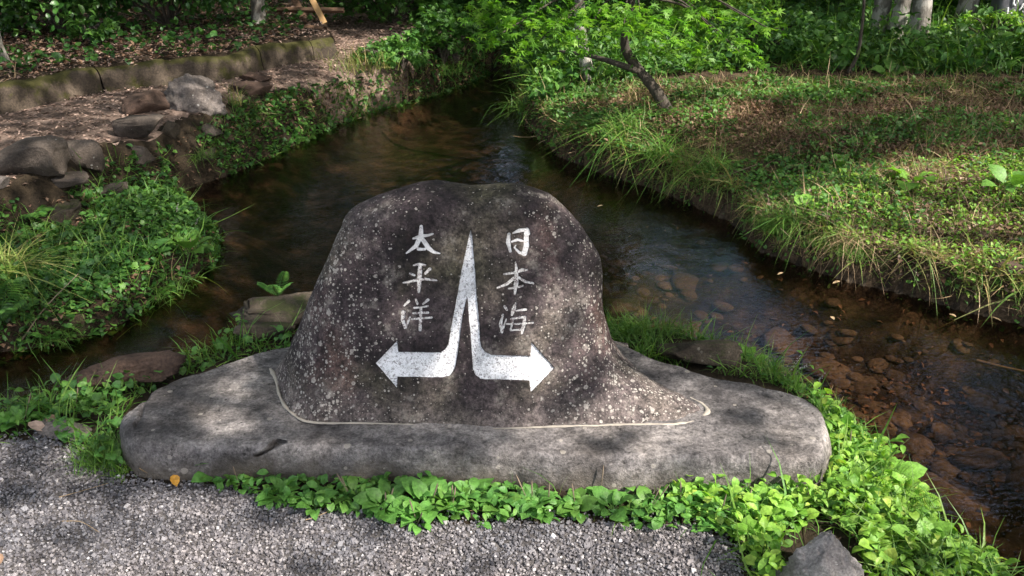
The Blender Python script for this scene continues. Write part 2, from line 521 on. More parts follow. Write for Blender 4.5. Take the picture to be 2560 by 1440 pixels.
M['shrub'] = leaf_mat("glossy_shrub_leaf", [(0.022, 0.07, 0.014), (0.04, 0.11, 0.02), (0.07, 0.16, 0.03)], 0.22, 0.35, (1.1, 1.2, 0.5), 0.5)
M['canopy'] = leaf_mat("canopy_leaf", [(0.03, 0.085, 0.015), (0.05, 0.12, 0.02), (0.08, 0.15, 0.03)], 0.3, 0.5)
M['bark'] = bark_mat("dark_bark", (0.02, 0.015, 0.011), (0.075, 0.06, 0.045))
M['bark_pale'] = bark_mat("pale_bark", (0.07, 0.06, 0.05), (0.22, 0.20, 0.17), (0.38, 0.36, 0.32))
M['birch'] = bark_mat('white_bark', (0.30, 0.28, 0.25), (0.62, 0.60, 0.56), (0.7, 0.68, 0.64))
M['twig'] = plain("twig", (0.16, 0.12, 0.085), 0.9)
M['wood'] = plain("timber", (0.30, 0.18, 0.07), 0.7, 0.35, 18)
M['wood_dark'] = plain("old_timber", (0.10, 0.055, 0.03), 0.8, 0.35, 18)
M['petal'] = plain("pinkish_petals", (0.42, 0.38, 0.38), 0.6, 0.15)
M['white'] = plain("white_petals", (0.75, 0.74, 0.76), 0.6, 0.1)
M['stem'] = plain("green_stem", (0.09, 0.13, 0.04), 0.6)
M['tablet'] = plain("dark_tablet_stone", (0.10, 0.10, 0.115), 0.6, 0.3, 12)
M['orange'] = leaf_mat("orange_leaf", [(0.55, 0.20, 0.03), (0.62, 0.36, 0.05)], 0.3, 0.5, (1, 0.9, 0.6))

# ------------------------------------------------------------------ terrain
WZ = -0.20
right_sh = [(1262, 172), (1290, 230), (1300, 300), (1400, 392), (1520, 440), (1640, 478), (1720, 510), (1820, 552), (1900, 630), (2000, 665), (2120, 705), (2250, 735), (2380, 770), (2560, 815), (3100, 930), (3900, 1080)]
near_sh = [(3900, 2300), (2700, 1520), (2560, 1390), (2430, 1300), (2320, 1190), (2250, 1100), (2170, 1030), (2080, 965), (1990, 905), (1880, 850), (1760, 800), (1640, 772), (1540, 770), (1400, 765), (1200, 750), (1000, 745), (800, 745), (650, 748), (575, 785), (520, 840), (400, 870), (300, 900), (180, 935), (60, 965), (-100, 1000), (-700, 1130), (-2000, 1400)]
left_sh = [(-2000, 1080), (-700, 960), (-100, 905), (0, 890), (130, 872), (250, 842), (310, 815), (370, 770), (440, 730), (500, 690), (545, 650), (558, 610), (520, 560), (470, 520), (455, 482), (540, 452), (600, 432), (660, 402), (760, 352), (830, 317), (930, 277), (1010, 260), (1080, 240), (1180, 206), (1215, 182)]
def px_poly(pts, z):
    p = np.array(pts, float)
    return at_z(p[:, 0], p[:, 1], z)[:, :2]
W = np.vstack([px_poly(right_sh, WZ), px_poly(near_sh, 0.03), px_poly(left_sh, WZ)])
nR, nN = len(right_sh), len(near_sh)
P_path = px_poly([(-1500, 700), (-400, 570), (0, 478), (160, 432), (240, 375), (420, 340), (470, 300), (600, 262), (700, 232), (950, 192), (1080, 152), (1190, 100), (1150, 50), (1000, -20), (-3000, -20), (-4000, 700)], 0.24)
P_terr = px_poly([(-1200, 395), (-400, 275), (0, 212), (270, 168), (560, 140), (700, 110), (830, 96), (820, 62), (700, 40), (690, -20), (-3500, -20), (-4000, 395)], 0.42)
GR = np.vstack([px_poly([(-1500, 1260), (0, 1108), (100, 1090), (240, 1145), (320, 1198), (560, 1218), (700, 1262), (1040, 1305), (1500, 1305), (1760, 1320), (1850, 1370), (1860, 1440), (1900, 1700)], 0.0), [[3, -30], [-30, -30], [-30, 2]]])

def side_of(idx):
    return np.where((idx < nR) | (idx == nR + nN + len(left_sh) - 1), 1, np.where(idx < nR + nN, 0, 2))  # 1 right 0 near 2 left

def terrain(x, y, full=False):
    x = np.asarray(x, float); y = np.asarray(y, float)
    P2 = np.stack([x, y], -1)
    sd, idx = sgn_dist(W, x + 0.03 * vnoise(P2, 5, 3, 2), y + 0.03 * vnoise(P2, 5, 4, 2))
    side = side_of(idx)
    out = -sd                                     # positive on land
    bump1 = vnoise(P2, 1.6, 11, 3)
    near = 0.0 - 0.02 * sstep((0.25 - out) / 0.25)
    sp_, _ = sgn_dist(P_path, x, y)
    st_, _ = sgn_dist(P_terr, x, y)
    left = -0.08 + 0.06 * sstep(out / 0.5) + 0.26 * sstep((sp_ + 0.10 + 0.16 * sstep((y - 5.8) / 1.5)) / (0.24 + 0.3 * sstep((y - 5.8) / 1.5))) + 0.20 * sstep((st_ + 0.02) / 0.05) + 0.025 * bump1 + 0.03 * np.clip(y - 8, 0, 20) * 0.4
    right = -0.02 + 0.16 * sstep(out / 0.9) + 0.05 * bump1 + 0.035 * np.clip(out - 0.6, 0, 6) + 0.03 * vnoise(P2, 4, 21, 2)
    B = np.where(side == 0, near, np.where(side == 1, right, left))
    wb = np.where(side == 0, 0.10, np.where(side == 1, 0.09, 0.14))
    land = WZ - 0.05 + (B - WZ + 0.05) * sstep((out + 0.02) / wb)
    bed = WZ - 0.05 - 0.20 * sstep(-out / 0.45) + 0.035 * vnoise(P2, 3, 31, 3)
    h = np.where(out > -0.02, land, np.minimum(bed, WZ - 0.045))
    if full:
        return h, out, side, sp_, st_
    return h

def ground_at(px, py):
    """march camera rays onto the terrain"""
    d = rays(px, py).reshape(-1, 3)
    ts = np.concatenate([np.arange(1.5, 6, 0.05), np.arange(6, 24, 0.12)])
    Pn = np.array([0, 0, CAMZ]) + d[:, None, :] * ts[None, :, None]
    h = terrain(Pn[..., 0], Pn[..., 1])
    below = Pn[..., 2] < h
    k = np.where(below.any(1), below.argmax(1), len(ts) - 1)
    r = Pn[np.arange(len(d)), k]
    r[:, 2] = h[np.arange(len(d)), k]
    return r if np.ndim(px) else r[0]

def rooted_at(px, py, edge=0.035):
    """ground point for something that grows on land: stepped back from the water if needed"""
    p = ground_at(px, py).copy()
    for _ in range(80):
        e = 0.02
        o = terrain(np.array([p[0], p[0] + e, p[0]]), np.array([p[1], p[1], p[1] + e]), True)[1]
        if o[0] > edge: break
        gr_ = np.array([o[1] - o[0], o[2] - o[0]]); n_ = np.linalg.norm(gr_)
        if n_ < 1e-6: break
        p[:2] += gr_ / n_ * 0.02
    p[2] = float(terrain(p[0], p[1]))
    return p

xs = np.concatenate([np.linspace(-70, -7, 22), np.arange(-6.9, 7.0, 0.05), np.linspace(7.2, 70, 22)])
ys = np.concatenate([np.linspace(-50, 0.6, 16), np.arange(0.8, 9.0, 0.045), np.arange(9.05, 18, 0.15), np.linspace(18.5, 90, 24)])
X, Y = np.meshgrid(xs, ys)
H, OUT, SIDE, SPP, STT = terrain(X, Y, True)
V = np.stack([X, Y, H], -1).reshape(-1, 3)
FT = grid_faces(len(ys), len(xs))
cx = V[FT, 0].mean(1); cy = V[FT, 1].mean(1)
fo = OUT.reshape(-1)[FT].mean(1); fs = SIDE.reshape(-1)[FT][:, 0]; fp = SPP.reshape(-1)[FT].mean(1); ft = STT.reshape(-1)[FT].mean(1)
gr = inside(GR, cx, cy) & (fs == 0) & (fo > 0)
wet = fo < -0.0
reg = np.where(wet, 0, np.where(gr, 1, np.where(fs == 0, 2, np.where(fs == 1, 3, np.where((fp > 0.16 + 0.16 * sstep((cy - 5.8) / 1.5)) & (ft < -0.05), 4, 5)))))
for k, nm, mt in ((0, 'stream_bed', 'bed'), (1, 'gravel_ground', 'gravel_base'), (2, 'near_bank', 'soil'), (3, 'right_bank', 'soil_r'), (4, 'dirt_path', 'path'), (5, 'left_bank', 'soil')):
    f = FT[reg == k]
    used, inv = np.unique(f, return_inverse=True)
    o = mesh_obj(nm, V[used], inv.reshape(f.shape), M[mt])
    tag(o, kind='structure')

# water surface: one sheet a little larger than the channel, banks rise through it
wx = np.array([-30, -8, 8, 30.0]); wy = np.array([1.2, 5, 9.4])
XX, YY = np.meshgrid(wx, wy)
sel = (OUT < 0.12).reshape(-1)[FT].any(1)
f = FT[sel]
used, inv = np.unique(f, return_inverse=True)
Vw = V[used].copy(); Vw[:, 2] = WZ
o = mesh_obj('stream_water', Vw, inv.reshape(f.shape), M['water'])
tag(o, kind='structure')

# ------------------------------------------------------------------ leaf templates (triangles only)
def t_diamond(w=0.3, fold=0.12):
    v = np.array([[0, 0, 0], [-w, 0.45, fold], [0, 1, -0.08], [w, 0.45, fold]])
    return v, np.array([[0, 3, 2], [0, 2, 1]])
def t_oval(w=0.32, cup=0.10, droop=0.25):
    rows = [(0.0, 0.0), (0.22, 0.75), (0.5, 1.0), (0.78, 0.7), (1.0, 0.0)]
    v = []; 
    for y, k in rows:
        zz = 0.15 * math.sin(y * 2.2) - droop * y * y
        if k == 0: v.append([0, y, zz])
        else: v += [[-w * k, y, zz + cup * k], [0, y, zz], [w * k, y, zz + cup * k]]
    f = [[0, 2, 1], [0, 3, 2]]
    for b in (1, 4):
        f += [[b, b + 1, b + 4], [b, b + 4, b + 3], [b + 1, b + 2, b + 5], [b + 1, b + 5, b + 4]]
    f += [[7, 8, 10], [8, 9, 10]]
    return np.array(v), np.array(f)
def t_heart(w=0.45):
    v, f = t_oval(w, 0.08, 0.3)
    v = v.copy(); v[1][1] = 0.02; v[3][1] = 0.02; v[0][1] = 0.12
    return v, f
def t_maple(n=7):
    v = [[0, 0, 0.0]]; f = []
    lens = [0.45, 0.75, 0.95, 1.1, 0.95, 0.75, 0.45]
    ang = np.radians(np.linspace(-125, 125, 7))
    for i in range(7):
        a = ang[i] 
        v.append([math.sin(a) * lens[i], math.cos(a) * lens[i] , -0.14 * lens[i]])
        if i < 6:
            b = (ang[i] + ang[i + 1]) / 2
            v.append([math.sin(b) * 0.36, math.cos(b) * 0.36, 0.03])
    v.append([0, -0.12, 0])
    n_ = len(v) - 1
    for i in range(1, n_ - 1):
        f.append([0, i + 1, i])
    f.append([0, 1, n_]); f.append([0, n_, n_ - 1])
    v = np.array(v); v[:, 1] += 0.1
    return v, np.array(f)
def t_blade(w=0.02, bend=0.5, seg=3):
    v = []; f = []
    for i in range(seg + 1):
        t = i / seg
        y = bend * t * t; z = t * (1 - 0.35 * bend * t)
        ww = w * (1 - t ** 1.6)
        if i < seg: v += [[-ww, y, z], [ww, y, z]]
        else: v.append([0, y, z])
    for i in range(seg - 1):
        f += [[2 * i, 2 * i + 1, 2 * i + 3], [2 * i, 2 * i + 3, 2 * i + 2]]
    k = 2 * (seg - 1)
    f.append([k, k + 1, k + 2])
    return np.array(v), np.array(f)
def t_clover():
    vs, fs_ = [], []
    v0, f0 = t_heart(0.5)
    for k in range(3):
        a = math.radians(120 * k)
        R = np.array([[math.cos(a), -math.sin(a), 0], [math.sin(a), math.cos(a), 0], [0, 0, 1]])
        fs_.append(f0 + len(v0) * k); vs.append((v0 * 0.6) @ R.T)
    return np.vstack(vs), np.vstack(fs_)
def t_stone(seed):
    r = np.random.default_rng(seed)
    v = np.array([[x, y, z] for x in (-1, 1) for y in (-1, 1) for z in (-1, 1)], float)
    v *= r.uniform(0.55, 1.0, (8, 3)); v *= np.array([1.0, r.uniform(0.6, 0.95), r.uniform(0.45, 0.75)])
    q = [[0, 1, 3, 2], [4, 6, 7, 5], [0, 4, 5, 1], [2, 3, 7, 6], [0, 2, 6, 4], [1, 5, 7, 3]]
    f = []
    for a, b, c, d in q: f += [[a, b, c], [a, c, d]]
    return v * 0.5, np.array(f)

def rot(yaw, pitch, roll):
    cy_, sy_ = np.cos(yaw), np.sin(yaw); cx_, sx_ = np.cos(pitch), np.sin(pitch); cz_, sz_ = np.cos(roll), np.sin(roll)
    o = np.zeros_like(yaw); i = o + 1
    Rz = np.stack([cy_, -sy_, o, sy_, cy_, o, o, o, i], -1).reshape(-1, 3, 3)
    Rx = np.stack([i, o, o, o, cx_, -sx_, o, sx_, cx_], -1).reshape(-1, 3, 3)
    Ry = np.stack([cz_, o, sz_, o, i, o, -sz_, o, cz_], -1).reshape(-1, 3, 3)
    return Rz @ Rx @ Ry

def place(templates, pos, R, s):
    """instances of random templates; returns V, F"""
    n = len(pos)
    which = rng.integers(0, len(templates), n)
    Vs, Fs, off = [], [], 0
    s = np.broadcast_to(np.asarray(s, float).reshape(-1, 1) if np.ndim(s) < 2 else s, (n, 1 if np.ndim(s) < 2 else 3))
    for k, (tv, tf) in enumerate(templates):
        m = which == k
        if not m.any(): continue
        vv = tv[None] * s[m][:, None, :]
        vv = np.einsum('nij,nkj->nki', R[m], vv) + pos[m][:, None, :]
        nn = m.sum()
        ff = tf[None] + (np.arange(nn) * len(tv))[:, None, None] + off
        Vs.append(vv.reshape(-1, 3)); Fs.append(ff.reshape(-1, 3)); off += nn * len(tv)
    return np.vstack(Vs), np.vstack(Fs)

def scatter_pts(px_polygon, dens, box=None, sides=(0, 1, 2), minout=0.0, excl=()):
    """uniform points on the land inside an image-outlined area of ground"""
    pp = np.array(px_polygon, float)
    g = at_z(pp[:, 0], np.maximum(pp[:, 1], -60), 0.05)
    x0, y0 = g[:, 0].min() - 0.3, g[:, 1].min() - 0.3
    x1, y1 = g[:, 0].max() + 0.3, g[:, 1].max() + 0.6
    if box: x0, y0, x1, y1 = max(x0, box[0]), max(y0, box[1]), min(x1, box[2]), min(y1, box[3])
    n = int((x1 - x0) * (y1 - y0) * dens)
    x = rng.uniform(x0, x1, n); y = rng.uniform(y0, y1, n)
    u, v, _ = to_px(np.stack([x, y, np.full(n, 0.05)], -1))
    k = (u > pp[:, 0].min() - 90) & (u < pp[:, 0].max() + 90) & (v > pp[:, 1].min() - 90) & (v < pp[:, 1].max() + 90)
    x, y = x[k], y[k]
    h, out, side, spp, stt = terrain(x, y, True)
    u, v, _ = to_px(np.stack([x, y, h], -1))
    k = (out > minout) & np.isin(side, sides) & inside(pp, u, v)
    for poly in excl:
        k &= ~inside(poly, x, y)
    return np.stack([x, y, h], -1)[k]

def cover(name, area, dens, temps, size, mat, height=0.05, tilt=0.5, sides=(0, 1, 2), minout=0.0, box=None, clump=0.0, cs=2.5, excl=(), grow=0.0, seed=0, label=None):
    P = scatter_pts(area, dens, box, sides, minout, excl)
    if clump:
        nz = vnoise(P[:, :2], cs, 50 + seed, 3)
        P = P[(nz + rng.uniform(-0.25, 0.25, len(P))) > -clump]
    n = len(P)
    hh = (0.5 + 0.9 * sstep(0.5 + vnoise(P[:, :2], 2.3, 70 + seed, 3))) * height
    P = P.copy(); P[:, 2] += rng.uniform(0.05, 1, n) * hh
    R = rot(rng.uniform(0, 2 * np.pi, n), rng.normal(0.0, tilt, n), rng.normal(0, tilt * 0.7, n))
    s = rng.uniform(0.6, 1.3, n) * size * (1 + grow * np.clip(P[:, 1] - 4, 0, 20))
    Vv, Ff = place(temps, P, R, s)
    o = mesh_obj(name, Vv, Ff, M[mat])
    tag(o, label=label, kind='stuff')
    return o

def grass(name, area, dens, length, mat, width=0.022, lean=0.35, **kw):
    sides = kw.get('sides', (0, 1, 2)); excl = kw.get('excl', ())
    P = scatter_pts(area, dens, kw.get('box'), sides, kw.get('minout', 0.0), excl)
    cl = kw.get('clump', 0.0)
    if cl:
        nz = vnoise(P[:, :2], kw.get('cs', 3.0), 90 + kw.get('seed', 0), 3)
        P = P[(nz + rng.uniform(-0.2, 0.2, len(P))) > -cl]
    n = len(P)
    R = rot(rng.uniform(0, 2 * np.pi, n), rng.normal(-0.25, lean, n), rng.normal(0, lean, n))
    s = rng.lognormal(0, 0.35, n) * length
    s = s * (1 + kw.get('grow', 0.0) * np.clip(P[:, 1] - 4, 0, 20))
    Vv, Ff = place([t_blade(width, 0.3), t_blade(width, 0.7), t_blade(width * 0.8, 1.1)], P, R, s)
    o = mesh_obj(name, Vv, Ff, M[mat])
    tag(o, label=kw.get('label'), kind='stuff')
    return o

def tube(path, radii, seg=12, rough=0.0, seed=0, cap=True):
    path = np.asarray(path, float); radii = np.asarray(radii, float)
    n = len(path)
    T = np.gradient(path, axis=0); T /= np.linalg.norm(T, axis=1)[:, None] + 1e-9
    up = np.array([0.0, 0.0, 1.0]) if abs(T[0][2]) < 0.9 else np.array([1.0, 0, 0])
    A = np.cross(T, up); A /= np.linalg.norm(A, axis=1)[:, None] + 1e-9
    Bn = np.cross(T, A)
    th = np.linspace(0, 2 * np.pi, seg, endpoint=False)
    Vv = path[:, None] + radii[:, None, None] * (np.cos(th)[None, :, None] * A[:, None] + np.sin(th)[None, :, None] * Bn[:, None])
    if rough:
        nz = vnoise(Vv.reshape(-1, 3), 0.6 / max(radii.max(), 0.01), seed, 3).reshape(n, seg)
        Vv = Vv + rough * nz[..., None] * (Vv - path[:, None])
    Vv = Vv.reshape(-1, 3)
    Fq = grid_faces(n, seg, True)
    return Vv, Fq

def spline(pts, n):
    pts = np.asarray(pts, float)
    t = np.linspace(0, len(pts) - 1, n)
    out = []
    P = np.vstack([2 * pts[0] - pts[1], pts, 2 * pts[-1] - pts[-2]])
    for v in t:
        i = min(int(v), len(pts) - 2); u = v - i
        p0, p1, p2, p3 = P[i], P[i + 1], P[i + 2], P[i + 3]
        out.append(0.5 * ((2 * p1) + (p2 - p0) * u + (2 * p0 - 5 * p1 + 4 * p2 - p3) * u * u + (3 * p1 - p0 - 3 * p2 + p3) * u ** 3))
    return np.array(out)

def join(parts):
    Vs, Fs, off = [], [], 0
    for v, f in parts:
        Vs.append(v); Fs.append(np.asarray(f) + off); off += len(v)
    return np.vstack(Vs), Fs

# ------------------------------------------------------------------ THE MONUMENT
SLZ = 0.12
fpx = [(300, 1075, .05), (305, 1130, 0), (318, 1172, 0), (350, 1196, 0), (450, 1203, 0), (600, 1200, 0), (800, 1203, 0), (1000, 1208, 0), (1200, 1216, 0), (1400, 1226, 0), (1600, 1235, 0), (1800, 1236, 0), (1960, 1241, 0), (2035, 1240, 0), (2064, 1205, 0), (2070, 1130, .03), (2066, 1060, .07),
       (2046, 1016, .1), (1975, 985, .1), (1850, 955, .1), (1740, 935, .1), (1640, 905, .1), (1560, 868, .1), (1400, 850, .1), (900, 850, .1), (720, 866, .1), (640, 884, .1), (520, 922, .1), (430, 948, .1), (365, 985, .1), (325, 1025, .1)]
SLABP = np.array([at_z(a, b, c)[:2] for a, b, c in fpx])
SC = at_z(1200, 1040, 0.1)[:2]
def polar_radius(poly, c, ang):
    """distance from c to the polygon boundary in direction ang"""
    d = np.stack([np.cos(ang), np.sin(ang)], -1)
    best = np.full(ang.shape, 0.0)
    for i in range(len(poly)):
        a = poly[i] - c; b = poly[(i + 1) % len(poly)] - c
        e = b - a
        den = d[..., 0] * e[1] - d[..., 1] * e[0]
        den = np.where(np.abs(den) < 1e-12, 1e-12, den)
        t = (a[0] * e[1] - a[1] * e[0]) / den
        u = (a[0] * d[..., 1] - a[1] * d[..., 0]) / den
        ok = (t > 0) & (u >= -1e-6) & (u <= 1 + 1e-6)
        best = np.where(ok & (t > best), t, best)
    return best

monument = empty('stone_monument', (SC[0], SC[1], 0), 'dark waterside monument stone with white forked arrow and carved characters on a broad grey slab', 'monument')

crack = np.array([(640, 1140), (664, 1128), (680, 1113), (694, 1107), (712, 1105)], float)
crack2 = np.array([(338, 1062), (352, 1040), (356, 1012), (372, 985)], float)
def polyline_d(P, u, v):
    best = np.full(u.shape, 1e9)
    for i in range(len(P) - 1):
        a = P[i]; ab = P[i + 1] - a
        t = np.clip(((u - a[0]) * ab[0] + (v - a[1]) * ab[1]) / (ab @ ab), 0, 1)
        best = np.minimum(best, np.hypot(u - a[0] - t * ab[0], v - a[1] - t * ab[1]))
    return best

def build_slab():
    th = np.linspace(0, 2 * np.pi, 900, endpoint=False)
    # more samples toward the long ends
    R = polar_radius(SLABP, SC, th)
    k = np.ones(9) / 9
    R = np.convolve(np.concatenate([R[-4:], R, R[:4]]), k, 'valid')
    th2 = np.append(th, 2 * np.pi); R2 = np.append(R, R[0])
    L = np.concatenate([[0], np.cumsum(np.hypot(np.diff(R2 * np.cos(th2)), np.diff(R2 * np.sin(th2))))]); L = L / L[-1]
    thu = np.interp(np.linspace(0, 1, 760, endpoint=False), L, th2)
    Ru = np.interp(thu, th2, R2)
    rho = 1 - np.linspace(1, 0, 150) ** 1.7
    x = SC[0] + rho[:, None] * (Ru * np.cos(thu))[None]
    y = SC[1] + rho[:, None] * (Ru * np.sin(thu))[None]
    outl = np.stack([SC[0] + Ru * np.cos(thu), SC[1] + Ru * np.sin(thu)], -1)[::4]
    sd, _ = sdist(outl, x, y)
    P2 = np.stack([x, y], -1)
    rr = 0.036 + 0.03 * vnoise(P2, 5, 5, 4)
    s = np.clip((sd) / rr, 0, 1)
    prof = (1 - (1 - s) ** 2.4) ** (1 / 2.1)
    z = SLZ * prof + prof * (0.014 * vnoise(P2, 3.0, 6, 4) + 0.005 * vnoise(P2 * np.array([1, 1.6]), 20, 7, 4) - 0.006 * np.clip(vnoise(P2, 9, 14, 4) - 0.15, 0, 1))
    x = x + 0.022 * (1.15 - prof) * vnoise(P2, 8, 8, 4); y = y + 0.024 * (1.15 - prof) * vnoise(P2, 8, 9, 4)
    u, v, _ = to_px(np.stack([x, y, z], -1))
    d = polyline_d(crack, u, v) + 2.5 * vnoise(P2, 30, 12, 2)
    wd = np.interp(u, [640, 670, 692, 715], [2, 5, 12, 3])
    mk = sstep(1.3 - d / wd)
    z = z - 0.022 * mk; y = y + 0.035 * mk
    d = polyline_d(crack2, u, v) + 2 * vnoise(P2, 30, 13, 2)
    z = z - 0.014 * sstep(1 - d / 7)
    Vt = np.stack([x, y, z], -1).reshape(-1, 3)
    base = np.stack([x[-1], y[-1], np.full(760, -0.08)], -1)
    Vt = np.vstack([Vt, base])
    Fq = grid_faces(151, 760, True)
    return mesh_obj('base_slab', Vt, Fq, M['slab'], monument)
build_slab()

# outline of the boulder's foot on the slab
foot_px = [(690, 925), (694, 960), (708, 1000), (732, 1032), (780, 1052), (900, 1055), (1000, 1057), (1100, 1061), (1180, 1068), (1260, 1068), (1400, 1063), (1500, 1061), (1600, 1058), (1680, 1058), (1735, 1050), (1762, 1030), (1752, 1012), (1700, 985), (1640, 955), (1590, 920), (1550, 885), (1530, 850), (1400, 835), (1100, 830), (850, 835), (740, 865)]
fp_ = np.array(foot_px, float)
FOOT = at_z(fp_[:, 0], fp_[:, 1], SLZ)[:, :2]
YM = 2.45
tab = np.array([(560, 852, 1452), (600, 833, 1482), (640, 817, 1503), (690, 799, 1509), (760, 773, 1508), (800, 757, 1512), (860, 736, 1516), (930, 724, 1522), (1000, 720, 1528)], float)
tz = at_y(np.full(len(tab), 1280.), tab[:, 0], YM)[:, 2]
txl = at_y(tab[:, 1], tab[:, 0], YM)[:, 0]; txr = at_y(tab[:, 2], tab[:, 0], YM)[:, 0]
o_ = np.argsort(tz); tz, txl, txr = tz[o_], txl[o_], txr[o_]
hp = np.array([(820, 560), (845, 525), (865, 512), (885, 505), (930, 497), (985, 482), (1020, 468), (1050, 461), (1090, 459), (1130, 463), (1165, 468), (1195, 469), (1230, 465), (1262, 461), (1300, 461), (1345, 469), (1390, 488), (1425, 516), (1450, 545), (1480, 585)], float)
hq = at_y(hp[:, 0], hp[:, 1], YM)
hx, hz = hq[:, 0], hq[:, 2]
ZS = tz[-1]
BC = np.array([(txl.mean() + txr.mean()) / 2, YM])

# strokes (image pixels of the photograph, projected onto the stone's face)
def cs(org, seq):
    return [(org[0] + a / 4.8, org[1] + b / 4.8, r / 4.8) for a, b, r in seq]
LO, RO = (980, 550), (1230, 550)
chars = {
 'taiheiyo_tai': (LO, [[(350, 80, 18), (345, 200, 30)], [(330, 220, 26), (290, 310, 26), (170, 400, 6)], [(370, 240, 24), (440, 340, 26), (500, 385, 18), (575, 402, 7)], [(250, 225, 9), (340, 200, 20), (440, 185, 14), (490, 170, 8)], [(310, 350, 14), (390, 352, 14)]]),
 'hei': (LO, [[(255, 545, 7), (330, 530, 15), (400, 545, 9)], [(215, 640, 12), (270, 665, 9)], [(455, 590, 18), (400, 640, 14)], [(130, 755, 6), (280, 725, 16), (400, 710, 12), (540, 725, 7)], [(335, 575, 24), (330, 700, 26), (318, 865, 15)]]),
 'yo': (LO, [[(200, 975, 16), (145, 1030, 9)], [(135, 1110, 24), (125, 1200, 18), (155, 1290, 16)], [(160, 1295, 13), (215, 1170, 9)], [(285, 950, 10), (305, 1010, 12)], [(430, 960, 16), (370, 1010, 10)], [(265, 1055, 10), (340, 1050, 9), (430, 1035, 10)], [(255, 1120, 10), (340, 1118, 9), (430, 1112, 12)], [(240, 1190, 8), (340, 1183, 10), (475, 1172, 9)], [(345, 1070, 15), (335, 1320, 17)]]),
 'nichi': (RO, [[(205, 175, 18), (195, 270, 24), (220, 375, 14)], [(255, 160, 9), (330, 128, 20), (420, 118, 22), (440, 165, 18)], [(412, 150, 24), (415, 300, 32), (390, 400, 30)], [(390, 405, 20), (330, 390, 14), (270, 330, 8), (290, 300, 6)], [(240, 260, 10), (310, 235, 16), (370, 250, 9)]]),
 'hon': (RO, [[(285, 510, 8), (295, 620, 20), (290, 760, 24), (275, 890, 11)], [(145, 650, 9), (260, 635, 14), (370, 600, 18), (430, 600, 8)], [(260, 700, 18), (180, 770, 16), (65, 815, 7)], [(320, 690, 12), (400, 740, 14), (500, 762, 9)], [(200, 825, 9), (290, 812, 12), (375, 790, 9)]]),
 'kai': (RO, [[(155, 1040, 16), (178, 1080, 12)], [(130, 1140, 11), (102, 1250, 20), (120, 1350, 12)], [(120, 1345, 10), (172, 1190, 6)], [(285, 1000, 10), (265, 1060, 24), (240, 1140, 12)], [(290, 1090, 9), (410, 1075, 13)], [(230, 1190, 9), (300, 1178, 10), (395, 1165, 14)], [(395, 1170, 17), (378, 1290, 20), (360, 1365, 11)], [(180, 1250, 8), (300, 1250, 9), (495, 1235, 9)], [(255, 1200, 10), (225, 1320, 10)], [(225, 1325, 9), (320, 1318, 9), (380, 1315, 10)]]),
}
ARROW = np.array([(1177, 571), (1181, 592), (1184, 634), (1189, 693), (1192, 740), (1199, 811), (1200, 851), (1204, 868), (1214, 881), (1229, 888), (1326, 891), (1329, 856), (1387, 921), (1327, 982), (1323, 952), (1201, 949), (1188, 938), (1181, 921), (1179.5, 887), (1176, 840), (1171, 788), (1167.5, 745),
                  (1157, 788), (1149, 849), (1143, 894), (1136, 924), (1124, 940), (1106, 945), (993, 943), (992, 972), (938, 909), (992, 852), (996, 880), (1100, 882), (1113, 874), (1121, 858), (1126, 823), (1143, 736), (1150, 693), (1162, 634), (1171, 592)], float)

def stroke_sdf(strokes, org, u, v):
    best = np.full(u.shape, 1e9)
    for seq in strokes:
        q = cs(org, seq)
        for i in range(len(q) - 1):
            a = np.array(q[i]); b = np.array(q[i + 1]); ab = b[:2] - a[:2]
            t = np.clip(((u - a[0]) * ab[0] + (v - a[1]) * ab[1]) / (ab @ ab), 0, 1)
            d = np.hypot(u - a[0] - t * ab[0], v - a[1] - t * ab[1]) - (a[2] + (b[2] - a[2]) * t)
            best = np.minimum(best, d)
    return best - 0.35

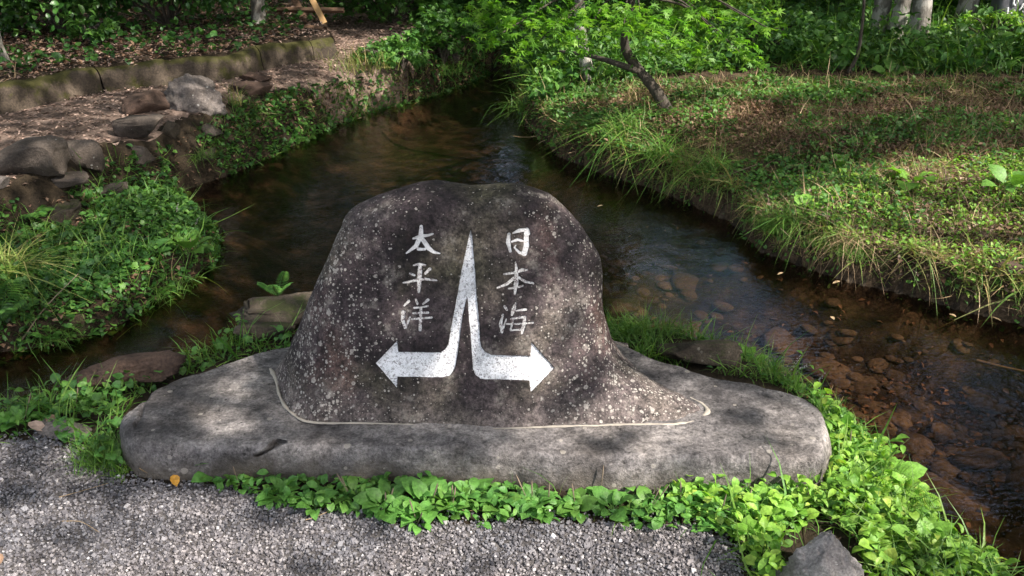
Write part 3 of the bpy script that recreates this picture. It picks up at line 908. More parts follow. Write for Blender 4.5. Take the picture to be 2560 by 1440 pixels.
def build_boulder():
    mid = np.linspace(-0.74, 0.72, 400)
    e = np.linspace(0, 1, 70)[1:]
    lft = -1 + 0.26 * (1 - e[::-1]) ** 2 if False else None
    left = -0.74 - 0.26 * (1 - (1 - np.linspace(0, 1, 60)[1:]) ** 2)      # -0.74 -> -1
    right = 0.72 + 0.28 * (1 - (1 - np.linspace(0, 1, 60)[1:]) ** 2)
    cf = np.concatenate([left[::-1], mid, right])                           # front, left to right
    cb = np.cos(np.linspace(0, np.pi, 80)[1:-1])                            # back, right to left
    c = np.concatenate([cf, cb]); front = np.concatenate([np.ones(len(cf), bool), np.zeros(len(cb), bool)])
    zl = np.concatenate([np.linspace(0.085, 0.17, 22)[:-1], np.linspace(0.17, ZS, 300)])
    ph = np.concatenate([np.linspace(0, 0.45, 70)[1:], np.linspace(0.45, np.pi / 2, 70)[1:]])
    nr = len(zl) + len(ph)
    zz = np.concatenate([zl, np.full(len(ph), ZS)])
    phr = np.concatenate([np.zeros(len(zl)), ph])
    scl = np.cos(phr) ** 0.36
    scl[-1] = 0.0
    xl = np.interp(zz, tz, txl); xr = np.interp(zz, tz, txr)
    xc = (xl + xr) / 2; hw = (xr - xl) / 2
    yf = np.interp(zz, [0.08, 0.2, 0.35, 0.5, 0.62, ZS], [2.20, 2.205, 2.235, 2.275, 2.31, 2.33])
    yb = np.interp(zz, [0.08, ZS], [2.72, 2.62])
    nf = 3.4
    sF = (1 - np.abs(c) ** nf) ** (1 / 2.2)
    sB = (1 - np.abs(c) ** 2.3) ** (1 / 2.3)
    x = xc[:, None] + hw[:, None] * scl[:, None] * c[None]
    ymid = YM
    dF = (ymid - yf)[:, None] * scl[:, None]; dB = (yb - ymid)[:, None] * scl[:, None]
    y = np.where(front[None], ymid - dF * sF[None], ymid + dB * sB[None])
    xg = np.linspace(hx[0], hx[-1], 400); hg = np.interp(xg, hx, hz); hg = np.convolve(np.pad(hg, 12, 'edge'), np.ones(25) / 25, 'valid')
    Hx = np.interp(x, xg, hg)
    z = zz[:, None] + np.where(phr[:, None] > 0, (Hx - ZS - 0.40 * np.maximum(y - YM - 0.02, 0) - 0.25 * np.maximum(YM - y, 0)) * np.sin(phr)[:, None] ** 0.9, 0)
    z = z - 0.45 * np.maximum(y - YM, 0) * sstep((zz[:, None] - ZS + 0.15) / 0.15) * (phr[:, None] <= 0)
    # flare of the foot
    dx, dy = x - BC[0], y - BC[1]
    ang = np.arctan2(dy, dx); r = np.hypot(dx, dy)
    Rb = polar_radius(FOOT, BC, ang)
    kk = np.clip((0.40 - z) / (0.40 - SLZ), 0, 1.12) ** 3.0
    rn = np.maximum(r + (Rb - r) * kk, 1e-4)
    fac = rn / np.maximum(r, 1e-4)
    fac = np.where(r < 1e-3, 1, fac)
    x = BC[0] + dx * fac; y = BC[1] + dy * fac
    P = np.stack([x, y, z], -1)
    gu = np.gradient(P, axis=1); gv = np.gradient(P, axis=0)
    Nn = np.cross(gu, gv); Nn /= np.linalg.norm(Nn, axis=-1)[..., None] + 1e-9
    flip = np.sign((Nn * (P - np.array([BC[0], BC[1], 0.4]))).sum(-1))
    Nn *= np.where(flip == 0, 1, flip)[..., None]
    Nn[-1] = (0, 0, 1)
    small = 0.014 * vnoise(P, 5.5, 41, 2) + 0.0045 * vnoise(P, 22, 42, 4)
    small[-1] = small[-1].mean(); 
    P = P + Nn * small[..., None]
    u, v, _ = to_px(P)
    fr = np.broadcast_to(front[None], u.shape)
    # carving
    a_d, _ = sdist(ARROW, u, v)
    a_s = np.where(inside(ARROW, u, v), -a_d, a_d)
    a_s = np.where(fr, a_s, 50)
    cd = {k: np.where(fr, stroke_sdf(st, org, u, v), 50) for k, (org, st) in chars.items()}
    # ragged chisel edge
    rag = 0.9 * vnoise(P, 90, 44, 2)
    c_s = np.minimum.reduce(list(cd.values())) + rag * 0.8
    dep = np.maximum(0.0105 * sstep((1.0 - a_s - rag) / 3.0), 0.0060 * sstep((1.2 - c_s) / 2.4))
    Pc = P - Nn * dep[..., None]
    nc = len(c)
    Fq = grid_faces(nr, nc, True)
    mesh_obj('boulder', Pc.reshape(-1, 3), Fq, M['boulder'], monument)
    def inlay(name, sdf, depth, mat, label, lift):
        mk = (sdf < 2.0).reshape(-1)
        f = Fq[mk[Fq].all(1)]
        used, inv = np.unique(f, return_inverse=True)
        rough = 0.0009 * vnoise(P.reshape(-1, 3)[used], 130, 46, 2)
        Vi = P.reshape(-1, 3)[used] - Nn.reshape(-1, 3)[used] * (depth + rough)[:, None]
        tag(mesh_obj(name, Vi, inv.reshape(f.shape), M[mat], monument), label=label)
    inlay('carved_arrow', a_s, 0.0062, 'paint', 'white forked arrow pointing left and right', 0)
    nm = {'taiheiyo_tai': '太', 'hei': '平', 'yo': '洋', 'nichi': '日', 'hon': '本', 'kai': '海'}
    for k, s_ in cd.items():
        inlay('carved_character', s_, 0.0030, 'paint_char' if k in ('taiheiyo_tai', 'nichi') else 'paint_worn', 'carved character ' + nm[k], 0)
build_boulder()

# mortar bead along the foot of the boulder
mp = np.array([(676, 922), (690, 950), (700, 992), (726, 1030), (776, 1055), (900, 1058), (1000, 1060), (1100, 1065), (1180, 1071), (1260, 1071), (1400, 1066), (1500, 1064), (1600, 1061), (1680, 1061), (1738, 1053), (1768, 1031), (1756, 1010), (1725, 993)], float)
wps = [9, 8, 7, 6, 6, 5, 3.5, 3, 4.5, 4.5, 5.5, 7, 7.5, 8, 9, 10, 7, 3]
mw = at_z(mp[:, 0], mp[:, 1], SLZ + 0.002)
pth = spline(mw, 240); rad = np.interp(np.linspace(0, 1, 240), np.linspace(0, 1, len(wps)), wps) / 1.27 * 0.0008
rad = rad * (1 + 0.8 * vnoise(pth, 26, 61, 3))
v_, f_ = tube(pth, rad * 1.15, 10, 0.4, 3)
v_[:, 2] = SLZ + 0.002 + (v_[:, 2] - SLZ - 0.002) * 0.7
mesh_obj('mortar_joint', v_, f_, M['mortar'], monument)

# ------------------------------------------------------------------ rocks
def ico(sub):
    import bmesh
    bm = bmesh.new(); bmesh.ops.create_icosphere(bm, subdivisions=sub, radius=1)
    v = np.array([q.co[:] for q in bm.verts]); f = np.array([[q.index for q in p.verts] for p in bm.faces]); bm.free()
    return v, f
ICO5, ICO4 = ico(5), ico(4)

def rock(box, label, mat='rock', depth=0.8, blocky=0.6, seed=1, name='rock', cat='rock', group=None, rough=0.12, tiltz=0.0, sub=4, hmin=0.05, sink=0.25, yaw=0.0, planes=12, taper=0.0):
    x0, y0, x1, y1 = box
    pb = ground_at((x0 + x1) / 2, y1)
    t = pb[1] * cp - (pb[2] - CAMZ) * sp
    wd = (x1 - x0) / F * t
    dp = wd * depth
    yc = pb[1] + dp * 0.5
    cxw = (((x0 + x1) / 2) - 1280) / F * (yc * cp + (CAMZ - pb[2]) * sp)
    top = at_y((x0 + x1) / 2, y0, yc + dp * 0.1)[2]
    base = pb[2]
    hh = max(top - base, hmin)
    v, f = (ICO5 if sub == 5 else ICO4)
    r = np.random.default_rng(seed)
    q = np.sign(v) * np.abs(v) ** blocky
    q = q / np.abs(q).max(0)
    for _ in range(planes):                      # broken faces
        n_ = r.normal(size=3); n_ /= np.linalg.norm(n_)
        d_ = r.uniform(0.55, 0.88)
        ex = np.maximum(q @ n_ - d_, 0)
        q = q - ex[:, None] * n_
    q = q * (1 + rough * vnoise(q, 1.6, seed, 4)[:, None]) 
    q = q - 0.9 * rough * np.abs(vnoise(q, 2.2, seed + 5, 4))[:, None] * v + 0.3 * rough * vnoise(q, 9, seed + 6, 3)[:, None] * v
    q[:, 2] /= np.abs(q[:, 2]).max()
    q[:, :2] *= (1 - taper * (q[:, 2:3] + 1) / 2)
    hz_ = hh * (1 + sink) / 2
    S = q * np.array([wd / 2, dp / 2, hz_])
    S[:, 2] += tiltz * S[:, 0]
    ca, sa = math.cos(yaw), math.sin(yaw)
    S = np.stack([S[:, 0] * ca - S[:, 1] * sa, S[:, 0] * sa + S[:, 1] * ca, S[:, 2]], -1)
    S = S + np.array([cxw, yc, base + hh - hz_])
    o = mesh_obj(name, S, f, M[mat])
    return tag(o, label, cat, group)

G_ = 'rocks edging the path on the left bank'
rock((412, 180, 585, 302), 'large lumpy pale boulder between the dirt path and the stream', 'rock_pale', 0.9, 0.8, 3, group=G_, sub=5, rough=0.3, taper=0.2)
rock((282, 230, 428, 292), 'smooth rounded brown rock left of the large pale boulder', 'rock_brown', 0.7, 0.6, 4, group=G_)
rock((262, 288, 425, 372), 'long grey block with dark top below the brown rounded rock', 'rock', 0.6, 0.4, 5, group=G_, tiltz=0.12)
rock((405, 296, 452, 352), 'small upright yellowish rock at the end of the long grey block', 'rock_moss', 0.8, 0.6, 6, group=G_)
rock((-60, 345, 168, 462), 'big flat-topped rock with dark stains at the left edge of the picture', 'rock', 0.6, 0.42, 7, group=G_, sub=5)
rock((60, 342, 152, 392), 'cream-topped slab lying on the stained flat rock', 'rock_pale', 0.7, 0.5, 8, group=G_)
rock((160, 350, 262, 440), 'dark red-brown rock between the stained flat rock and the long block', 'rock', 0.6, 0.6, 9, group=G_)
rock((55, 432, 242, 512), 'flat sloping stone under the stained rock at left', 'rock', 0.6, 0.42, 10, group=G_, hmin=0.07)
rock((-40, 430, 32, 500), 'pale-edged dark stone cut by the left picture edge', 'rock_pale', 0.8, 0.6, 11, group=G_)
rock((575, 200, 690, 258), 'dull brown hump of rock right of the large pale boulder', 'rock_brown', 0.7, 0.7, 12, group=G_)
rock((600, 175, 680, 215), 'small brown rock on the path edge behind the brown hump', 'rock_brown', 0.8, 0.7, 13, group=G_)
rock((430, 368, 560, 412), 'flat grey stepping stone among the greens below the pale boulder', 'rock_moss', 0.7, 0.4, 14, group=G_, hmin=0.10)
rock((282, 403, 400, 442), 'flat brown stone with a broken front edge among the greens', 'rock', 0.7, 0.4, 15, group=G_, hmin=0.10)
rock((480, 335, 560, 368), 'low brown stone above the grey stepping stone', 'rock', 0.8, 0.5, 16, group=G_, hmin=0.09)
rock((645, 418, 722, 452), 'low brown rock standing in the dark water', 'rock_brown', 0.7, 0.6, 17, hmin=0.05)
rock((50, 528, 225, 572), 'reddish flat rock surrounded by low round leaves on the left bank', 'rock_moss', 0.6, 0.45, 18, hmin=0.10)
rock((240, 470, 330, 505), 'small flat stone half hidden by leaves below the flat sloping stone', 'rock', 0.7, 0.45, 41, hmin=0.08)
rock((540, 742, 810, 850), 'broad mossy rock with leaf litter left of the monument', 'rock_moss', 0.7, 0.4, 19, hmin=0.05, sub=5, rough=0.25)
rock((590, 800, 745, 874), 'worn lichen-marked stone against the monument slab on the left', 'rock_moss', 0.6, 0.4, 20, hmin=0.04)
rock((150, 885, 480, 1000), 'long reddish broken rock like a log between grass and slab', 'rock_brown', 0.42, 0.45, 21, hmin=0.06, tiltz=0.10, sub=5, rough=0.22)
rock((85, 1058, 235, 1110), 'thin pale flat stone at the edge of the gravel', 'rock_pale', 0.6, 0.4, 22, hmin=0.025, sink=0.6)
rock((1640, 845, 1885, 940), 'flat mossy stone behind the right end of the monument slab', 'rock_moss', 0.5, 0.42, 23, hmin=0.035, sub=5, rough=0.2)
rock((1500, 745, 1600, 800), 'small grassy stone on the waterside right of the boulder', 'rock_moss', 0.8, 0.5, 24, hmin=0.05)
rock((1915, 1302, 2170, 1575), 'pale cracked granite rock among bright greens in the lower right corner', 'rock_white', 0.95, 0.8, 31, sub=5, rough=0.3, hmin=0.12, taper=0.3, planes=9)
rock((2480, 700, 2580, 780), 'reddish stone at the foot of the right bank', 'rock_brown', 0.8, 0.6, 26, hmin=0.06)
rock((1200, 120, 1290, 175), 'dark rock at the far end of the stream', 'rock_moss', 0.8, 0.6, 27)
rock((1090, 118, 1150, 175), 'grey rock under the hanging branches at the far bank', 'rock', 0.8, 0.6, 28)

# kerb of the upper terrace: edging beams end to end
kx = [(-420, 282), (-200, 244), (0, 214), (135, 190), (270, 168), (415, 153), (560, 140), (640, 124), (700, 111), (770, 102), (832, 96)]
kp = np.array(kx, float)
kw = at_z(kp[:, 0], kp[:, 1], 0.42)
kerb = empty('terrace_kerb', (kw[4][0], kw[4][1], 0.2), 'low mossy kerb wall holding the upper terrace above the dirt path', 'kerb')
kpath = spline(kw, 800)
def kerb_piece(a, b, seed):
    seg = kpath[a:b]
    T = np.gradient(seg, axis=0)[:, :2]; T /= np.linalg.norm(T, axis=1)[:, None]
    Nrm = np.stack([T[:, 1], -T[:, 0]], -1)     # toward the path
    prof = [(0.10, -0.32), (0.075, -0.2), (0.06, -0.1), (0.05, -0.04), (0.03, -0.008), (0.0, 0.008), (-0.05, 0.01), (-0.11, 0.0), (-0.13, -0.1)]
    Vv = []
    for k in range(len(seg)):
        for (o_x, o_z) in prof:
            Vv.append([seg[k, 0] + Nrm[k, 0] * o_x, seg[k, 1] + Nrm[k, 1] * o_x, 0.42 + o_z])
    Vv = np.array(Vv)
    Vv = Vv + 0.035 * np.stack([vnoise(Vv, 3.4, 7 + q, 5) for q in range(3)], -1)
    n = len(prof)
    f = grid_faces(len(seg), n)
    ends = [np.array([list(range(n))]), np.array([[(len(seg) - 1) * n + q for q in range(n)][::-1]])]
    mesh_obj('edging_block', Vv, [f] + ends, M['kerb'], kerb)
cuts = [0, 300, 560, 720, 800]
for i in range(len(cuts) - 1):
    kerb_piece(cuts[i] + (1 if i else 0), cuts[i + 1], 5 * i)

# second thin timber edge further up
e2 = at_z(np.array([690, 730, 780, 812.]), np.array([66, 70, 72, 76.]), 0.45)
v_, f_ = tube(spline(e2, 20), np.full(20, 0.035), 8, 0.3, 4)
tag(mesh_obj('edging_log', v_, f_, M['wood_dark']), 'thin half-buried log edging on the upper terrace under the timber props', 'log')

# timber props
def prop_pt(px, py, y): return at_y(px, py, y)
gz = ground_at(800, 58)
tf_ = empty('timber_props', gz, 'yellow-brown slanting timber props with a cross rail in the dark background', 'timber frame')
def beam(name, a, b, r, mat, parent):
    v, f = tube(np.linspace(a, b, 6), np.full(6, r), 4)
    return mesh_obj(name, v, f, M[mat], parent, smooth=False)
yA = gz[1]
beam('prop', at_y(812, 60, yA), at_y(735, -90, yA + 0.2), 0.045, 'wood', tf_)
beam('prop', at_y(762, 48, yA + 0.7), at_y(690, -90, yA + 0.9), 0.055, 'wood_dark', tf_)
beam('rail', at_y(690, 24, yA + 0.5), at_y(860, 26, yA + 0.5), 0.03, 'wood_dark', tf_)

# ------------------------------------------------------------------ gravel
def gravel_stones():
    n = 70000
    x = rng.uniform(-1.9, 1.1, n); y = rng.uniform(1.35, 2.35, n)
    k = inside(GR, x, y)
    d, _ = sdist(GR, x, y)
    k |= (d < 0.05) & (rng.uniform(0, 1, n) < 0.25)
    k &= ~inside(SLABP, x, y)
    x, y = x[k], y[k]
    n = len(x)
    s = rng.lognormal(0, 0.33, n) * 0.0070
    big = rng.uniform(0, 1, n) < 0.01
    s[big] *= 1.7
    z = terrain(x, y) + rng.uniform(0.0, 0.006, n)
    R = rot(rng.uniform(0, 6.28, n), rng.normal(0, 0.5, n), rng.normal(0, 0.5, n))
    v, f = place([t_stone(i) for i in range(8)], np.stack([x, y, z], -1), R, s)
    tag(mesh_obj('gravel', v, f, M['gravel'], smooth=False), kind='stuff')
gravel_stones()

# pebbles and slabs on the stream bed, right branch
def bed_stones():
    n = 1000
    u = rng.uniform(1500, 2750, n); v = rng.uniform(600, 1420, n)
    P = at_z(u, v, -0.4)
    h, out, side, _, _ = terrain(P[:, 0], P[:, 1], True)
    k = out < -0.12
    P = P[k]; P[:, 2] = h[k]
    n = len(P)
    s = rng.lognormal(0, 0.6, n)[:, None] * np.array([0.030, 0.024, 0.008])
    R = rot(rng.uniform(0, 6.28, n), rng.normal(0, 0.15, n), rng.normal(0, 0.15, n))
    v, f = place([(ICO3[0] * (1 + 0.25 * vnoise(ICO3[0], 1.7, i, 2)[:, None]), ICO3[1]) for i in range(5)], P, R, s)
    tag(mesh_obj('bed_pebbles', v, f, M['bed_stone']), kind='stuff')
    n = 3200
    u = rng.uniform(1450, 2800, n); v = rng.uniform(560, 1420, n)
    P = at_z(u, v, -0.38)
    h, out, side, _, _ = terrain(P[:, 0], P[:, 1], True)
    k = (out < -0.04) & (vnoise(P, 2.0, 88, 3) + rng.uniform(-.3, .3, n) > -0.1)
    P = P[k]; P[:, 2] = h[k] + rng.uniform(0.002, 0.015, k.sum()); n = len(P)
    v, f = place([t_diamond(0.3), t_diamond(0.12), t_oval(0.25)], P, rot(rng.uniform(0, 6.28, n), rng.normal(0, .3, n), rng.normal(0, .3, n)), rng.uniform(0.02, 0.045, n))
    tag(mesh_obj('sunken_leaves', v, f, M['litter']), kind='stuff')
ICO3 = ico(2)
M['bed_stone'] = rock_mat("bed_stone", (0.035, 0.026, 0.019), (0.16, 0.12, 0.09), None, 3.0)
bed_stones()

# ------------------------------------------------------------------ ground cover
OV, OV2, HT, DM, CL = t_oval(0.3), t_oval(0.22), t_heart(), t_diamond(0.3), t_clover()
FOOTS = [SLABP]
A_nr = [(1650, 1240), (1900, 1215), (2045, 1215), (2060, 1100), (2040, 1000), (2080, 955), (2180, 940), (2320, 1040), (2440, 1170), (2580, 1290), (2750, 1400), (3000, 1600), (2300, 1700), (1900, 1650), (1880, 1400), (1760, 1315)]
ROCKP = px_poly([(1960, 1330), (2060, 1300), (2140, 1360), (2180, 1560), (1930, 1560)], 0.0)
cover('low_weeds', A_nr, 5200, [OV, OV2, HT], 0.034, 'cover_y', 0.085, 0.55, minout=-0.02, sides=(0,), excl=[SLABP, ROCKP], clump=0.35, cs=5)
cover('clover', A_nr, 2200, [CL], 0.02, 'cover', 0.06, 0.4, sides=(0,), excl=[SLABP, ROCKP], seed=4)
grass('bank_grass', A_nr, 3800, 0.095, 'grass', 0.02, 0.5, sides=(0,), excl=[SLABP, ROCKP])
A_fr = [(520, 1190), (560, 1180), (1300, 1200), (1700, 1215), (2040, 1225), (1900, 1345), (1700, 1335), (1450, 1305), (1200, 1312), (1050, 1318), (950, 1298), (700, 1268), (560, 1222)]
cover('small_weeds', A_fr, 5200, [OV, OV2, HT], 0.03, 'plant', 0.045, 0.5, sides=(0,), excl=[SLABP], clump=0.14, cs=7, seed=2)
grass('front_grass', A_fr, 900, 0.06, 'grass', 0.02, 0.5, sides=(0,), excl=[SLABP], clump=0.2)
A_bk = [(1480, 790), (1540, 690), (1700, 700), (1950, 790), (2140, 910), (2330, 1070), (2180, 1100), (2050, 1050), (2020, 1000), (1930, 960), (1620, 905), (1540, 860)]
ROCKB = px_poly([(1640, 860), (1700, 838), (1840, 870), (1930, 940), (1760, 930), (1660, 905)], 0.0)
grass('waterside_grass', A_bk, 9000, 0.085, 'grass', 0.02, 0.4, minout=-0.02, sides=(0,), excl=[SLABP, ROCKB])
cover('waterside_weeds', A_bk, 1500, [OV2, HT], 0.022, 'cover', 0.04, 0.5, sides=(0,), excl=[SLABP, ROCKB], seed=3)
A_nl = [(-500, 1100), (-300, 900), (60, 880), (300, 800), (480, 740), (560, 700), (760, 700), (760, 870), (640, 890), (450, 945), (330, 1010), (300, 1100), (320, 1195), (280, 1200), (200, 1140), (90, 1075), (0, 1115), (-300, 1180)]
EXL = [SLABP, px_poly([(170, 950), (260, 905), (450, 890), (470, 930), (400, 965), (200, 985)], 0.0), px_poly([(90, 1065), (230, 1065), (235, 1100), (100, 1100)], 0.0), px_poly([(560, 760), (800, 745), (800, 850), (640, 860)], 0.0)]
cover('bank_weeds', A_nl, 2600, [OV, HT, OV2], 0.032, 'cover', 0.06, 0.5, sides=(0,), excl=EXL, clump=0.3, seed=6)
grass('near_grass', A_nl, 2600, 0.10, 'grass', 0.02, 0.45, minout=-0.02, sides=(0,), excl=EXL, clump=0.2, seed=2)
A_lb = [(-900, 1100), (-900, 560), (0, 505), (70, 505), (240, 470), (250, 400), (430, 365), (470, 330), (600, 275), (700, 232), (960, 185), (1090, 140), (1230, 130), (1230, 210), (1080, 260), (840, 330), (700, 400), (590, 440), (470, 490), (560, 600), (560, 660), (440, 760), (300, 840), (0, 920), (-600, 990)]
A_lb2 = [(-900, 1100), (-900, 560), (0, 505), (70, 505), (240, 470), (250, 400), (430, 370), (560, 330), (600, 290), (760, 262), (850, 300), (840, 330), (700, 400), (590, 440), (470, 490), (560, 600), (560, 660), (440, 760), (300, 840), (0, 920), (-600, 990)]
A_lb3 = [(560, 330), (600, 268), (700, 238), (960, 196), (1090, 156), (1230, 130), (1230, 210), (1080, 260), (840, 330)]
EXM = [px_poly([(435, 375), (560, 375), (560, 408), (440, 408)], 0.0), px_poly([(285, 410), (395, 410), (395, 440), (290, 440)], 0.0), px_poly([(60, 535), (220, 535), (220, 570), (60, 570)], 0.0)]
cover('left_ground_cover', A_lb2, 3600, [HT, OV, OV2], 0.032, 'cover', 0.055, 0.5, sides=(2,), clump=0.22, cs=1.9, excl=EXM, grow=0.12, minout=-0.03, seed=7)
cover('left_dark_cover', A_lb, 1500, [HT, OV], 0.036, 'cover_d', 0.05, 0.6, sides=(2,), excl=EXM, grow=0.1, minout=-0.05, seed=8)
grass('left_grass', A_lb, 1900, 0.11, 'grass', 0.018, 0.6, sides=(2,), clump=0.15, excl=EXM, minout=-0.04, seed=5)
cover('left_far_cover', A_lb3, 3000, [OV, HT], 0.035, 'cover', 0.05, 0.6, sides=(2,), minout=-0.05, clump=0.05, cs=1.5, seed=43)
grass('left_olive_grass', A_lb3, 4200, 0.06, 'grass_mix', 0.022, 0.6, sides=(2,), minout=-0.04, clump=0.25, grow=0.1, seed=15)
cover('left_olive_litter', A_lb3, 1500, [DM], 0.045, 'litter', 0.03, 0.5, sides=(2,), seed=19)
cover('left_litter', A_lb, 1100, [DM], 0.03, 'litter', 0.015, 0.4, sides=(2,), seed=9)
A_lit = [(1850, 500), (2050, 430), (2560, 390), (3300, 450), (3600, 900), (2560, 790), (2250, 720), (1950, 640)]
A_rb = [(1290, 250), (1500, 210), (1900, 200), (2560, 200), (3300, 260), (3600, 900), (2560, 790), (2250, 700), (1950, 630), (1850, 540), (1700, 480), (1500, 420), (1320, 370)]
grass('right_bank_grass', A_rb, 3200, 0.05, 'grass_mix', 0.018, 0.6, sides=(1,), box=(-1, 2.5, 6.5, 8.5), minout=-0.03, clump=0.0, cs=1.8, grow=0.08)
cover('right_bank_weeds', A_rb, 3000, [OV, HT, OV2], 0.030, 'cover', 0.05, 0.5, sides=(1,), box=(-1, 2.5, 6.5, 8.5), clump=0.12, cs=1.6, grow=0.10, minout=-0.03, seed=10)
cover('right_bank_litter', A_rb, 2600, [DM, t_diamond(0.15)], 0.042, 'litter', 0.015, 0.35, sides=(1,), box=(-1, 2.5, 6.5, 8.5), clump=0.2, cs=1.2, seed=11)
A_br = [(1560, 300), (1800, 255), (2560, 280), (3000, 300), (3000, 400), (2560, 420), (2250, 400), (1950, 400), (1750, 370)]
cover('brown_litter', A_br, 4200, [DM, t_diamond(0.15)], 0.032, 'litter', 0.05, 0.5, sides=(1,), clump=0.15, cs=1.6, seed=41)
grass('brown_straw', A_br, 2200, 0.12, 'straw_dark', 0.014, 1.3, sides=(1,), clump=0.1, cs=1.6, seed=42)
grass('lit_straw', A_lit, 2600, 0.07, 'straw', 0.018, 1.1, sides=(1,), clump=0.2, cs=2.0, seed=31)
cover('lit_litter', A_lit, 2200, [DM, t_diamond(0.15)], 0.03, 'litter_path', 0.03, 0.5, sides=(1,), clump=0.05, cs=2.2, seed=52)  # paler litter colour stands in for sun on this patch
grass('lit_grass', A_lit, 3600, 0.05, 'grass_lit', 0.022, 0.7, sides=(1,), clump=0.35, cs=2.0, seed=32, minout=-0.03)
grass('right_bank_straw', A_rb, 1500, 0.10, 'straw', 0.014, 1.2, sides=(1,), box=(-1, 2.5, 6.5, 8.5), clump=0.3, cs=1.2, seed=12)
cover('lit_weeds', A_lit, 4200, [OV, OV2], 0.026, 'cover_y', 0.05, 0.5, sides=(1,), clump=0.2, cs=2.5, minout=-0.04, seed=13)
# hanging grass on the lip of the right bank
def lip_grass():
    n = 3600
    i = rng.integers(1, 14, n); t = rng.uniform(0, 1, n)
    a = W[i]; b = W[i + 1]
    p = a + (b - a) * t[:, None]
    dirn = (b - a) / (np.linalg.norm(b - a, axis=1)[:, None] + 1e-9)
    nrm = np.stack([dirn[:, 1], -dirn[:, 0]], -1)
    test = p + nrm * 0.1
    o1 = terrain(test[:, 0], test[:, 1], True)[1]
    nrm = np.where((o1 > 0)[:, None], nrm, -nrm)
    p = p + nrm * rng.uniform(0.03, 0.16, n)[:, None]
    cl = vnoise(p, 3.2, 77, 3) * 1.4 + rng.uniform(-0.25, 0.25, n)
    k = cl > 0.0
    p, nrm = p[k], nrm[k]; n = len(p)
    z = terrain(p[:, 0], p[:, 1])
    yaw = np.arctan2(nrm[:, 0], -nrm[:, 1]) + rng.normal(0, 1.0, n)   # lean over the water
    R = rot(yaw, rng.normal(-0.55, 0.5, n), rng.normal(0, 0.5, n))
    v, f = place([t_blade(0.03, 1.1, 4), t_blade(0.02, 1.5, 4), t_blade(0.03, 0.6, 4)], np.stack([p[:, 0], p[:, 1], z], -1), R, rng.lognormal(-2.45, 0.4, n))
    tag(mesh_obj('overhanging_grass', v, f, M['grass_mix']), kind='stuff')
lip_grass()
cover('lip_weeds', [(1290, 200), (1500, 330), (1700, 420), (1850, 480), (1950, 590), (2250, 660), (2600, 730), (2600, 900), (2250, 760), (1950, 700), (1800, 570), (1600, 500), (1400, 430), (1290, 330)], 2600, [OV, HT, OV2], 0.028, 'cover', 0.04, 0.7, sides=(1,), minout=-0.03, clump=0.15, cs=3, seed=51)
# far undergrowth
A_far = [(1180, 260), (1180, -55), (3600, -55), (3600, 260), (2560, 190), (1800, 180), (1500, 215), (1300, 290)]
cover('undergrowth', A_far, 420, [OV, HT, OV2], 0.085, 'cover', 0.30, 0.6, sides=(1,), box=(-2, 6.0, 11, 18), clump=0.3, cs=0.8, minout=0.05, seed=14)
cover('dark_undergrowth', A_far, 200, [OV, HT], 0.085, 'cover_d', 0.15, 0.6, sides=(1,), box=(-2, 6.0, 11, 18), seed=15)
grass('far_grass', A_far, 480, 0.24, 'grass', 0.02, 0.4, sides=(1,), box=(-2, 6.5, 11, 17), clump=0.2, cs=0.8)
A_pt = [(-900, 560), (-900, -55), (700, -55), (1190, 95), (1080, 140), (700, 220), (470, 300), (240, 385), (0, 495)]
cover('path_litter', A_pt, 750, [DM, t_diamond(0.2)], 0.032, 'litter_path', 0.008, 0.25, sides=(2,), box=(-8, 4, 1, 16), seed=16, grow=0.06)
A_te = [(-900, 300), (-900, -55), (760, -55), (820, 90), (560, 135), (270, 165), (0, 208)]
cover('terrace_litter', A_te, 420, [DM], 0.045, 'litter', 0.02, 0.4, sides=(2,), box=(-9, 5, 1, 16), seed=17)
cover('terrace_weeds', A_te, 160, [OV, HT], 0.06, 'cover_d', 0.12, 0.5, sides=(2,), box=(-9, 5, 1, 16), seed=18, clump=-0.05, cs=1.0)

# ------------------------------------------------------------------ individual plants
def plantain(px, py, label, n=8, size=0.065, seed=0, mat='plant', group='broad-leaved plants along the foot of the slab'):
    g = rooted_at(px, py)
    r = np.random.default_rng(seed)
    root = empty('plantain_plant', g, label, 'plant', group)
    for k in range(n):
        a = 2.4 * k + r.uniform(-0.4, 0.4)
        L = size * r.uniform(0.7, 1.2)
        tv, tf = t_oval(r.uniform(0.30, 0.42), r.uniform(0.05, 0.15), r.uniform(0.05, 0.4))
        tv = tv.copy(); tv[:, 1] += 0.35
        # stalk
        sv = np.array([[-0.02, 0, 0], [0.02, 0, 0], [0.02, 0.37, 0.0], [-0.02, 0.37, 0.0]])
        tv = np.vstack([tv, sv]); q = len(tv) - 4
        tf = np.vstack([tf, [[q, q + 1, q + 2], [q, q + 2, q + 3]]])
        R = rot(np.array([a]), np.array([r.uniform(0.0, 0.75)]), np.array([r.normal(0, 0.25)]))[0]
        Vv = (tv * L) @ R.T + g + np.array([0, 0, 0.005])
        mesh_obj('leaf', Vv, tf, M[mat], root)
    if r.uniform() < 0.55:
        for k in range(r.integers(1, 3)):
            dx, dy = r.normal(0, 0.015, 2)
            L = r.uniform(0.07, 0.11)
            v, f = tube(spline([g, g + [dx, dy, L * 0.6], g + [dx * 1.6, dy * 1.6, L]], 6), [0.001, 0.001, 0.001, 0.0022, 0.0024, 0.0008], 5)
            mesh_obj('seed_spike', v, f, M['twig'], root)
    return root
